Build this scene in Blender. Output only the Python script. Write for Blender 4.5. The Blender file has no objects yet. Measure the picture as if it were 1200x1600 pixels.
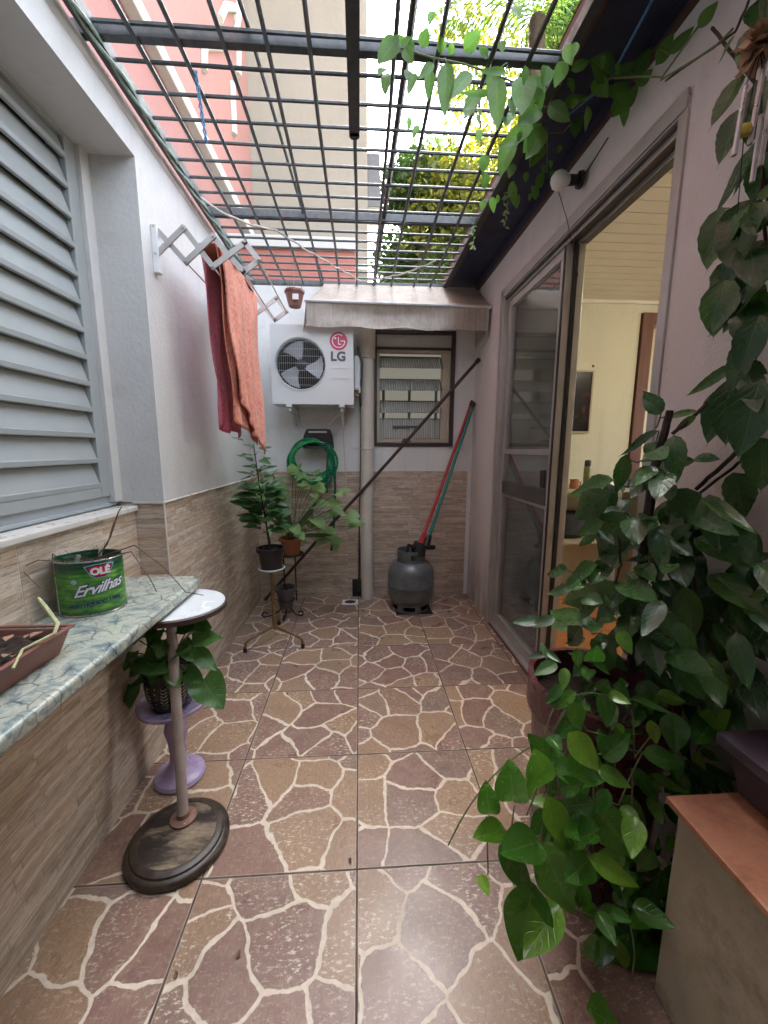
import bpy, math, random
from mathutils import Vector, Matrix, noise
R = math.radians
# ------------------------------------------------------------------ camera, sky, sun, exposure
scn = bpy.context.scene
FPX, YAW, PIT, ROLL, CH = 621.1, .0623, .1588, -.003, 1.2376
fw = Vector((math.sin(YAW)*math.cos(PIT), math.cos(YAW)*math.cos(PIT), -math.sin(PIT)))
r0 = Vector((math.cos(YAW), -math.sin(YAW), 0)); d0 = fw.cross(r0)
rt = r0*math.cos(ROLL)+d0*math.sin(ROLL); dn = -r0*math.sin(ROLL)+d0*math.cos(ROLL)
CAM = Vector((0, 0, CH))
cam = bpy.data.cameras.new('camera'); co = bpy.data.objects.new('camera', cam)
scn.collection.objects.link(co); scn.camera = co
cam.sensor_fit = 'HORIZONTAL'; cam.sensor_width = 36; cam.lens = 36*FPX/1200
cam.clip_start = .02; cam.clip_end = 500
co.matrix_world = Matrix(((rt.x, -dn.x, -fw.x, 0), (rt.y, -dn.y, -fw.y, 0), (rt.z, -dn.z, -fw.z, CH), (0, 0, 0, 1)))
SUN_EL, SUN_AZ = 50, -22        # azimuth from +y towards +x
w = bpy.data.worlds.new("World"); scn.world = w; w.use_nodes = True
wt = w.node_tree; sky = wt.nodes.new('ShaderNodeTexSky'); sky.sky_type = 'NISHITA'; sky.sun_disc = False
sky.sun_elevation = R(SUN_EL); sky.sun_rotation = R(SUN_AZ); sky.dust_density = 4; sky.air_density = 1; sky.ozone_density = .6
hs = wt.nodes.new('ShaderNodeHueSaturation'); hs.inputs['Saturation'].default_value = .4
bg = wt.nodes['Background']; bg.inputs['Strength'].default_value = .14
wt.links.new(sky.outputs[0], hs.inputs['Color']); wt.links.new(hs.outputs[0], bg.inputs['Color'])
sl = bpy.data.lights.new('sun', 'SUN'); sl.energy = 2.4; sl.angle = R(.5); sl.color = (1, .93, .8)
so = bpy.data.objects.new('sun', sl); scn.collection.objects.link(so)
sd = Vector((math.sin(R(SUN_AZ))*math.cos(R(SUN_EL)), math.cos(R(SUN_AZ))*math.cos(R(SUN_EL)), math.sin(R(SUN_EL))))
so.rotation_euler = sd.to_track_quat('Z', 'Y').to_euler(); so.location = (0, 3, 20)
scn.view_settings.view_transform = 'Standard'; scn.view_settings.look = 'None'
scn.view_settings.exposure = 4.15; scn.view_settings.gamma = 1

# ------------------------------------------------------------------ helpers
rnd = random.Random(7)
def at(px, py, ax, v):
    """the 3-D point seen at a pixel of the 1200x1600 photo, on the plane ax = v"""
    D = fw*FPX + rt*(px-600) + dn*(py-800); i = 'xyz'.index(ax)
    return CAM + D*((v-CAM[i])/D[i])
def link(o, parent=None):
    scn.collection.objects.link(o)
    if parent: o.parent = parent
    return o
def tag(o, label=None, cat=None, group=None, kind=None):
    for k, v in (('label', label), ('category', cat), ('group', group), ('kind', kind)):
        if v: o[k] = v
    return o
def empty(name, loc=(0, 0, 0), label=None, cat=None, group=None):
    o = bpy.data.objects.new(name, None); o.empty_display_size = .05; link(o); o.location = loc
    return tag(o, label, cat, group)

class MB:
    def __init__(s): s.v = []; s.f = []; s.uv = {}; s.lv = []; s.cur = 0.0
    def add(s, vs, fs, uvs=None):
        b = len(s.v); s.v += [Vector(p) for p in vs]; s.lv += [s.cur]*len(vs)
        for f in fs: s.f.append(tuple(b+i for i in f))
        if uvs:
            for i, u in enumerate(uvs): s.uv[b+i] = u
        return s
    def box(s, x0, x1, y0, y1, z0, z1, rot=None, piv=None):
        vs = [Vector((x, y, z)) for z in (z0, z1) for y in (y0, y1) for x in (x0, x1)]
        if rot:
            p = Vector(piv) if piv is not None else Vector(((x0+x1)/2, (y0+y1)/2, (z0+z1)/2))
            vs = [p+rot @ (q-p) for q in vs]
        return s.add(vs, [(0, 2, 3, 1), (4, 5, 7, 6), (0, 1, 5, 4), (1, 3, 7, 5), (3, 2, 6, 7), (2, 0, 4, 6)])
    def tube(s, pts, r, n=8, cap=True):
        pts = [Vector(p) for p in pts]; N = len(pts); rs = r if isinstance(r, (list, tuple)) else [r]*N
        ref = None; rings = []
        for i, p in enumerate(pts):
            t = (pts[min(i+1, N-1)]-pts[max(i-1, 0)])
            if t.length < 1e-9: t = Vector((0, 0, 1))
            t.normalize()
            if ref is None: ref = t.orthogonal().normalized()
            ref = (ref-t*ref.dot(t))
            if ref.length < 1e-6: ref = t.orthogonal()
            ref.normalize(); b = t.cross(ref)
            rings += [p+(ref*math.cos(a)+b*math.sin(a))*rs[i] for a in [2*math.pi*k/n for k in range(n)]]
        fs = [(i*n+k, i*n+(k+1) % n, (i+1)*n+(k+1) % n, (i+1)*n+k) for i in range(N-1) for k in range(n)]
        if cap: fs += [tuple(range(n))[::-1], tuple((N-1)*n+k for k in range(n))]
        return s.add(rings, fs)
    def lathe(s, prof, c=(0, 0, 0), n=32, sx=1, sy=1, rot=None, cap=True):
        c = Vector(c); vs = []
        for (r, z) in prof:
            for k in range(n):
                a = 2*math.pi*k/n; p = Vector((r*math.cos(a)*sx, r*math.sin(a)*sy, z))
                vs.append(c+(rot @ p if rot else p))
        fs = [(i*n+k, i*n+(k+1) % n, (i+1)*n+(k+1) % n, (i+1)*n+k) for i in range(len(prof)-1) for k in range(n)]
        if cap and prof[0][0] > 1e-5: fs.append(tuple(range(n))[::-1])
        if cap and prof[-1][0] > 1e-5: fs.append(tuple((len(prof)-1)*n+k for k in range(n)))
        return s.add(vs, fs)
    def quad(s, a, b, c, d): return s.add([a, b, c, d], [(0, 1, 2, 3)])
    def leaf(s, B, T, wid, nrm=None, shape='ovate', droop=.15, fold=.25, nl=8, wave=0, serr=0):
        """leaf from base B to tip T, wid = half-width/length"""
        B = Vector(B); T = Vector(T); d = T-B; L = d.length
        if L < 1e-5: return
        d.normalize(); n = Vector(nrm) if nrm is not None else (CAM-(B+T)/2).normalized()*.6+Vector((0, 0, .8))
        side = d.cross(n)
        if side.length < 1e-4: side = d.orthogonal()
        side.normalize(); up = side.cross(d); W = wid*L
        s.cur = rnd.random(); vs = []; uv = []; cols = 7; ph = rnd.random()*6
        for i in range(nl+1):
            t = i/nl
            if shape == 'heart': h = math.sin(math.pi*min(1, (t*.86+.14))**.62)**.75*(1-.15*t)
            elif shape == 'lance': h = math.sin(math.pi*t**.85)**1.1*.9 if 0 < t < 1 else 0
            elif shape == 'acum': h = (.94*math.sin(math.pi*min(1, t/.93)**.68)**.9 if t < .9 else .0)+.10*math.sin(math.pi*t) if 0 < t < 1 else 0
            else: h = (math.sin(math.pi*t**.72)**.85)*(1-.12*t) if 0 < t < 1 else 0
            if i == nl: h = 0
            if serr and 0 < i < nl: h *= 1+serr*(1 if i % 2 else -1)
            bend = -droop*L*(math.sin(math.pi*t*.5)**2*1.0-t)*1.6
            back = -.14*L if shape == 'heart' else 0
            for j in range(cols):
                v = j/(cols-1)*2-1; a = abs(v)
                bk = back*a*max(0, 1-t*5)
                q = B+d*(t*L+bk)+side*(v*h*W)+up*(bend+fold*W*h*a**1.3+wave*W*math.sin(t*11+ph+(2 if v > 0 else 0))*a*a)
                vs.append(q); uv.append((t, v*.5+.5))
        fs = [(i*cols+j, i*cols+j+1, (i+1)*cols+j+1, (i+1)*cols+j) for i in range(nl) for j in range(cols-1)]
        s.add(vs, fs, uv)
    def build(s, name, m, parent=None, smooth=False, bevel=0, seg=2, subsurf=0):
        me = bpy.data.meshes.new(name)
        off = Vector((0, 0, 0))
        if parent:
            p = parent
            while p: off += p.location; p = p.parent
        me.from_pydata([tuple(v-off) for v in s.v], [], s.f); me.update()
        if s.uv:
            l = me.uv_layers.new(name='UVMap')
            for lp in me.loops: l.data[lp.index].uv = s.uv.get(lp.vertex_index, (0, 0))
            a = me.attributes.new('lv', 'FLOAT', 'POINT'); a.data.foreach_set('value', s.lv)
        if smooth: me.polygons.foreach_set('use_smooth', [True]*len(me.polygons))
        o = bpy.data.objects.new(name, me); me.materials.append(m); link(o, parent)
        if bevel:
            b = o.modifiers.new('b', 'BEVEL'); b.width = bevel; b.segments = seg; b.limit_method = 'ANGLE'; b.angle_limit = R(40)
            b.harden_normals = False
        if subsurf: q = o.modifiers.new('s', 'SUBSURF'); q.levels = q.render_levels = subsurf
        if smooth and bevel == 0 and not s.uv and not subsurf:
            try: me.set_sharp_from_angle(angle=R(42))
            except Exception: pass
        return o

# ------------------------------------------------------------------ materials
class NT:
    def __init__(s, name):
        s.m = bpy.data.materials.new(name); s.m.use_nodes = True; s.t = s.m.node_tree; s.b = s.t.nodes['Principled BSDF']
    def n(s, typ, **k):
        nd = s.t.nodes.new('ShaderNode'+typ)
        for a, v in k.items():
            if a.startswith('_'): setattr(nd, a[1:], v)
            else:
                key = a.replace('__', ' ')
                s.set(nd.inputs[key] if key in nd.inputs else nd.inputs[int(key[1:])], v)
        return nd
    def set(s, inp, v):
        if isinstance(v, bpy.types.NodeSocket): s.t.links.new(v, inp)
        elif isinstance(v, (tuple, list)) and len(v) == 3 and inp.type == 'RGBA': inp.default_value = (*v, 1)
        else: inp.default_value = v
    def math(s, op, a, b=0, c=0, clamp=False):
        nd = s.t.nodes.new('ShaderNodeMath'); nd.operation = op; nd.use_clamp = clamp
        s.set(nd.inputs[0], a); s.set(nd.inputs[1], b); s.set(nd.inputs[2], c); return nd.outputs[0]
    def vmath(s, op, a, b=(0, 0, 0)):
        nd = s.t.nodes.new('ShaderNodeVectorMath'); nd.operation = op; s.set(nd.inputs[0], a); s.set(nd.inputs[1], b); return nd.outputs[0]
    def mix(s, f, a, b, blend='MIX'):
        nd = s.t.nodes.new('ShaderNodeMix'); nd.data_type = 'RGBA'; nd.blend_type = blend
        s.set(nd.inputs[0], f); s.set(nd.inputs[6], a); s.set(nd.inputs[7], b); return nd.outputs[2]
    def ramp(s, f, pts):
        nd = s.t.nodes.new('ShaderNodeValToRGB'); s.set(nd.inputs[0], f); e = nd.color_ramp.elements
        while len(e) < len(pts): e.new(.5)
        for x, (p, c) in zip(e, pts): x.position = p; x.color = (*c, 1) if len(c) == 3 else c
        return nd.outputs[0]
    def mr(s, f, a, b, c=0, d=1):
        nd = s.t.nodes.new('ShaderNodeMapRange'); s.set(nd.inputs[0], f)
        for i, v in enumerate((a, b, c, d)): nd.inputs[i+1].default_value = v
        return nd.outputs[0]
    def pos(s): return s.n('NewGeometry').outputs['Position']
    def obj(s): return s.n('TexCoord').outputs['Object']
    def sc(s, v, k): return s.vmath('MULTIPLY', v, k)
    def noise(s, v, scale, detail=4, rough=.55, d=0): 
        nd = s.n('TexNoise', Vector=v, Scale=scale, Detail=detail, Roughness=rough, Distortion=d); return nd.outputs['Fac']
    def bump(s, h, st=.3, dist=.005):
        nd = s.n('Bump', Strength=st, Distance=dist, Height=h); s.t.links.new(nd.outputs[0], s.b.inputs['Normal'])
    def out(s, col=None, rough=None, **k):
        if col is not None: s.set(s.b.inputs['Base Color'], col)
        if rough is not None: s.set(s.b.inputs['Roughness'], rough)
        for a, v in k.items(): s.set(s.b.inputs[a.replace('_', ' ')], v)
        return s.m

def pm(name, c, rough=.5, var=.15, scale=12, bump=.1, bscale=60, metal=0, dirt=None, damt=.5, dscale=3, stretch=(1, 1, 1), **k):
    """plain painted / moulded surface with tone variation, wear and fine relief"""
    t = NT(name); p = t.sc(t.obj(), stretch); n1 = t.noise(p, scale)
    c2 = tuple(max(0, x*(1-var)) for x in c); c3 = tuple(min(1, x*(1+var)) for x in c)
    col = t.mix(t.mr(n1, .3, .7), c2, c3)
    if dirt:
        m = t.mr(t.noise(p, dscale, 8, .7), .48, .72, 0, damt); col = t.mix(m, col, dirt)
    r = t.mr(t.noise(p, scale*2.3), .3, .7, max(.02, rough-.08), min(1, rough+.1))
    if bump: t.bump(t.noise(p, bscale, 6), bump, .003)
    return t.out(col, r, Metallic=metal, **k)

def leafmat(name, ca, cb, vein, rough=.38, trans=.25, young=None, spot=None):
    t = NT(name); lv = t.n('Attribute', _attribute_name='lv').outputs['Fac']
    uv = t.n('UVMap', _uv_map='UVMap').outputs[0]; sp = t.n('SeparateXYZ', Vector=uv)
    u, v = sp.outputs[0], sp.outputs[1]; a = t.math('ABSOLUTE', t.math('SUBTRACT', v, .5))
    col = t.mix(lv, ca, cb)
    if young: col = t.mix(t.mr(lv, .72, .95), col, young)
    nz = t.noise(t.obj(), 45, 3); col = t.mix(t.mr(nz, .3, .7, 0, .35), col, tuple(x*.55 for x in ca))
    if spot: col = t.mix(t.mr(t.noise(t.obj(), 90, 3), .52, .7, 0, .5), col, spot)
    mid = t.mr(a, .012, .035, 1, 0)
    sv = t.math('FRACT', t.math('MULTIPLY', t.math('ADD', u, t.math('MULTIPLY', a, -.55)), 7.0))
    side = t.math('MULTIPLY', t.mr(t.math('ABSOLUTE', t.math('SUBTRACT', sv, .5)), .02, .09, 1, 0), t.mr(a, .3, .5, 1, 0))
    col = t.mix(t.math('MULTIPLY', t.math('MAXIMUM', mid, t.math('MULTIPLY', side, .55)), .55), col, vein)
    t.bump(t.math('ADD', t.math('MULTIPLY', t.math('MAXIMUM', mid, side), -1), t.math('MULTIPLY', nz, .6)), .35, .002)
    t.out(col, t.mr(nz, .3, .7, rough-.08, rough+.12), Specular_IOR_Level=.75)
    tr = t.n('BsdfTranslucent', Color=t.mix(.5, col, tuple(min(1, x*2.2) for x in cb)))
    mx = t.n('MixShader', Fac=trans); t.t.links.new(t.b.outputs[0], mx.inputs[1]); t.t.links.new(tr.outputs[0], mx.inputs[2])
    t.t.links.new(mx.outputs[0], t.t.nodes['Material Output'].inputs[0]); return t.m

def plaster(name, c, stain=(.42, .4, .36), low=None, st=.35):
    t = NT(name); p = t.pos(); n1 = t.noise(p, 1.7, 6, .6); col = t.mix(t.mr(n1, .3, .7), tuple(x*.93 for x in c), c)
    streak = t.noise(t.sc(p, (9, 9, .7)), 1.4, 6, .65); col = t.mix(t.mr(streak, .55, .8, 0, st), col, stain)
    blot = t.noise(p, 4.5, 9, .75); col = t.mix(t.mr(blot, .57, .72, 0, .38), col, stain)
    spk = t.noise(p, 70, 3, .6); col = t.mix(t.mr(spk, .73, .78, 0, .5), col, tuple(x*.5 for x in stain))
    if low:
        z = t.n('SeparateXYZ', Vector=p).outputs[2]
        m = t.math('MULTIPLY', t.mr(z, 0, low, 1, 0), t.mr(t.noise(t.sc(p, (3, 3, 1)), 3, 8, .7), .34, .62)); col = t.mix(t.math('MULTIPLY', m, .75, clamp=True), col, (.2, .18, .15))
    h = t.math('ADD', t.noise(p, 55, 6, .65), t.math('MULTIPLY', t.noise(p, 6, 3), 1.5))
    t.bump(h, .42, .008); return t.out(col, .82, Specular_IOR_Level=.3)

def floor_mat():
    t = NT('patio_floor'); p = t.pos(); s = t.n('SeparateXYZ', Vector=p)
    gx = t.math('DIVIDE', t.math('ADD', s.outputs[0], .0145+9), .45); gy = t.math('DIVIDE', t.math('ADD', s.outputs[1], -1.003+9), .45)
    ix, iy = t.math('FLOOR', gx), t.math('FLOOR', gy); fx, fy = t.math('FRACT', gx), t.math('FRACT', gy)
    cell = t.n('CombineXYZ', X=ix, Y=iy); wn = t.n('TexWhiteNoise', Vector=cell.outputs[0]); 
    off = t.sc(wn.outputs['Color'], (30, 30, 0))
    flat = t.n('CombineXYZ', X=s.outputs[0], Y=s.outputs[1], Z=0.0).outputs[0]
    q = t.vmath('ADD', flat, off)
    dn_ = t.n('TexNoise', Vector=q, Scale=16, Detail=3); 
    dist = t.sc(t.vmath('SUBTRACT', dn_.outputs['Color'], (.5, .5, .5)), (.035, .035, 0))
    big = t.sc(t.vmath('SUBTRACT', t.n('TexNoise', Vector=q, Scale=3.5, Detail=1).outputs['Color'], (.5, .5, .5)), (.11, .11, 0))
    q2 = t.vmath('ADD', t.vmath('ADD', q, dist), big)
    SC = 6.1
    ve = t.n('TexVoronoi', Vector=q2, Scale=SC, Randomness=.95, _feature='DISTANCE_TO_EDGE', _voronoi_dimensions='2D').outputs['Distance']
    vc = t.n('TexVoronoi', Vector=q2, Scale=SC, Randomness=.95, _voronoi_dimensions='2D').outputs['Color']
    vs = t.n('SeparateColor', Color=vc)
    stone = t.ramp(vs.outputs[0], [(0, (.20, .095, .085)), (.3, (.25, .125, .105)), (.42, (.34, .20, .11)), (.62, (.40, .25, .14)), (.7, (.19, .13, .115)), (1, (.24, .115, .108))])
    nz = t.noise(q, 22, 8, .7); stone = t.mix(t.mr(nz, .3, .66, 0, .75), stone, (.36, .25, .17))
    weave = t.noise(t.sc(q, (170, 45, 1)), 1, 4, .7); stone = t.mix(t.mr(weave, .42, .66, 0, .45), stone, (.13, .085, .075))
    fl = t.noise(t.sc(q, (60, 120, 1)), 1, 5, .75)
    amt = t.mr(vs.outputs[1], .35, .95, .2, .95)
    mk = t.math('MULTIPLY', t.mr(fl, .54, .60), t.math('MULTIPLY', t.mr(t.noise(q, 9, 3), .36, .52), amt)); stone = t.mix(mk, stone, (.68, .60, .48))
    lw = t.mr(t.noise(q, 14, 2), .3, .7, .020, .045)
    edge = t.math('DIVIDE', ve, lw); m = t.mr(edge, .8, 1.15, 1, 0)
    mort = t.mix(t.mr(t.noise(q, 60, 4), .3, .7), (.60, .50, .39), (.74, .64, .51))
    col = t.mix(m, stone, mort)
    ex = t.math('MINIMUM', fx, t.math('SUBTRACT', 1, fx)); ey = t.math('MINIMUM', fy, t.math('SUBTRACT', 1, fy)); e = t.math('MINIMUM', ex, ey)
    wob = t.mr(t.noise(p, 40, 3), .3, .7, .0, .0022); e2 = t.math('SUBTRACT', e, wob)
    rim = t.mr(e2, .008, .012, 1, 0); col = t.mix(t.math('MULTIPLY', rim, .75), col, (.42, .33, .26))
    g = t.mr(e2, .0042, .0058, 1, 0); gcol = t.mix(t.mr(t.noise(p, 8, 4), .4, .65), (.05, .035, .028), (.15, .10, .07)); col = t.mix(g, col, gcol)
    dirt = t.noise(p, 3.2, 8, .65); col = t.mix(t.mr(dirt, .5, .78, 0, .4), col, (.09, .07, .055))
    crumb = t.noise(p, 95, 2, .5); col = t.mix(t.mr(crumb, .77, .79, 0, .85), col, (.04, .025, .02))
    rr = t.math('ADD', t.mr(t.noise(p, 5, 6, .6), .3, .7, .24, .42), t.math('MULTIPLY', g, .4)); rr = t.math('ADD', rr, t.math('MULTIPLY', m, .1))
    h = t.math('ADD', t.math('MULTIPLY', g, -1.5), t.math('ADD', t.math('MULTIPLY', m, -.35), t.math('MULTIPLY', weave, .25)))
    t.bump(h, .35, .002); return t.out(col, rr, Specular_IOR_Level=.5)

def slate_tile(name, axis):
    """stacked-strip stone look wall tile; axis = horizontal run of the wall ('x' or 'y')"""
    t = NT(name); p = t.pos(); s = t.n('SeparateXYZ', Vector=p); hcoord = s.outputs[0 if axis == 'x' else 1]
    z = s.outputs[2]; tw = .60; o = {'x': -.1, 'y': 1.72-.0}[axis]
    gx = t.math('DIVIDE', t.math('ADD', hcoord, 12-o), tw); gz = t.math('DIVIDE', t.math('ADD', z, 5*.335-.005), .335)
    ti = t.n('CombineXYZ', X=t.math('FLOOR', gx), Y=t.math('FLOOR', gz)); wn = t.n('TexWhiteNoise', Vector=ti.outputs[0]).outputs['Value']
    hh = t.math('ADD', hcoord, t.math('MULTIPLY', wn, 7)); wob = t.math('MULTIPLY', t.noise(t.sc(p, (6, 6, 20)), 1, 3), .006)
    zz = t.math('ADD', z, t.math('ADD', wob, t.math('MULTIPLY', t.math('FLOOR', t.math('MULTIPLY', wn, 8)), .021)))
    rh = .021; row = t.math('FLOOR', t.math('DIVIDE', zz, rh)); rw = t.n('TexWhiteNoise', Vector=t.n('CombineXYZ', X=row, Y=wn).outputs[0])
    rs = t.n('SeparateColor', Color=rw.outputs['Color'])
    L = t.mr(rs.outputs[0], 0, 1, .11, .3); bx = t.math('DIVIDE', t.math('ADD', hh, t.math('MULTIPLY', rs.outputs[1], 3)), L)
    b = t.n('TexWhiteNoise', Vector=t.n('CombineXYZ', X=t.math('FLOOR', bx), Y=row, Z=wn).outputs[0]); bs = t.n('SeparateColor', Color=b.outputs['Color'])
    col = t.ramp(bs.outputs[0], [(0, (.40, .31, .23)), (.25, (.52, .42, .33)), (.5, (.62, .52, .42)), (.72, (.72, .63, .53)), (.86, (.50, .36, .25)), (1, (.64, .50, .37))])
    st = t.noise(t.sc(p, (9, 9, 62)), 1, 8, .75, 1.2); col = t.mix(t.mr(st, .38, .66, 0, .7), col, (.24, .165, .11))
    st2 = t.noise(t.sc(p, (13, 13, 110)), 1, 6, .7, .8); col = t.mix(t.mr(st2, .5, .66, 0, .7), col, (.68, .60, .50))
    fz = t.math('FRACT', t.math('DIVIDE', zz, rh)); ln = t.mr(t.math('MINIMUM', fz, t.math('SUBTRACT', 1, fz)), .03, .12, 1, 0)
    fb = t.math('FRACT', bx); lb = t.mr(t.math('MINIMUM', fb, t.math('SUBTRACT', 1, fb)), .006, .02, 1, 0)
    l = t.math('MAXIMUM', ln, lb); lm = t.math('MULTIPLY', l, t.mr(t.noise(p, 30, 3), .35, .65, .0, .5)); col = t.mix(lm, col, (.19, .14, .10))
    fx, fz2 = t.math('FRACT', gx), t.math('FRACT', gz)
    e = t.math('MINIMUM', t.math('MULTIPLY', t.math('MINIMUM', fx, t.math('SUBTRACT', 1, fx)), tw), t.math('MULTIPLY', t.math('MINIMUM', fz2, t.math('SUBTRACT', 1, fz2)), .335))
    g = t.mr(e, .001, .0022, 1, 0); col = t.mix(t.math('MULTIPLY', g, .8), col, (.5, .44, .37))
    grime = t.math('MULTIPLY', t.mr(z, 0, .5, 1, 0), t.mr(t.noise(p, 4, 7, .7), .4, .7)); col = t.mix(t.math('MULTIPLY', grime, .4), col, (.10, .08, .06))
    t.bump(t.math('SUBTRACT', t.math('MULTIPLY', st, .5), t.math('ADD', lm, t.math('MULTIPLY', g, 1.5))), .5, .003)
    return t.out(col, t.mr(st, .3, .7, .42, .62))

def marble():
    t = NT('slab_stone'); p = t.pos(); d = t.vmath('ADD', p, t.sc(t.n('TexNoise', Vector=p, Scale=5, Detail=4).outputs['Color'], (.12, .12, .12)))
    n = t.noise(d, 8, 9, .72, 1.8); col = t.ramp(n, [(0, (.05, .09, .12)), (.38, (.16, .21, .23)), (.46, (.33, .37, .33)), (.53, (.46, .46, .37)), (.60, (.28, .34, .32)), (.68, (.14, .20, .23)), (1, (.42, .45, .41))])
    ve = t.n('TexVoronoi', Vector=d, Scale=16, _feature='DISTANCE_TO_EDGE').outputs['Distance']
    l = t.math('MULTIPLY', t.mr(ve, .006, .042, 1, 0), t.mr(t.noise(p, 11, 4), .36, .6)); col = t.mix(t.math('MULTIPLY', l, .85), col, (.035, .05, .06))
    ve2 = t.n('TexVoronoi', Vector=d, Scale=31, _feature='DISTANCE_TO_EDGE').outputs['Distance']
    col = t.mix(t.math('MULTIPLY', t.mr(ve2, .01, .05, 1, 0), t.mr(t.noise(p, 15, 3), .5, .65, 0, .6)), col, (.06, .09, .1))
    t.bump(t.math('MULTIPLY', l, -1), .15, .001); return t.out(col, t.mr(t.noise(p, 9, 5), .3, .7, .16, .36))

def glass(name, tint=(.9, .92, .92), refl=.1, dust=.04):
    t = NT(name); tr = t.n('BsdfTransparent', Color=tint); gl = t.n('BsdfGlossy', Color=(1, 1, 1), Roughness=.015)
    fr = t.n('Fresnel', IOR=1.5).outputs[0]; f = t.math('ADD', t.math('MULTIPLY', fr, 1.1), refl*.3, clamp=True)
    m = t.n('MixShader', Fac=f); t.t.links.new(tr.outputs[0], m.inputs[1]); t.t.links.new(gl.outputs[0], m.inputs[2])
    df = t.n('BsdfDiffuse', Color=(.6, .58, .55)); m2 = t.n('MixShader', Fac=t.mr(t.noise(t.obj(), 3, 6, .7), .3, .8, dust*.4, dust*2))
    t.t.links.new(m.outputs[0], m2.inputs[1]); t.t.links.new(df.outputs[0], m2.inputs[2])
    t.t.links.new(m2.outputs[0], t.t.nodes['Material Output'].inputs[0]); return t.m

def wood(name, c1, c2, scale=1, rough=.5, axis=(1, 1, .06)):
    t = NT(name); p = t.sc(t.obj(), axis); n = t.noise(p, 40*scale, 6, .6, .4); col = t.mix(t.mr(n, .3, .7), c1, c2)
    t.bump(n, .2, .002); return t.out(col, t.mr(n, .3, .7, rough-.06, rough+.1))

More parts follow.
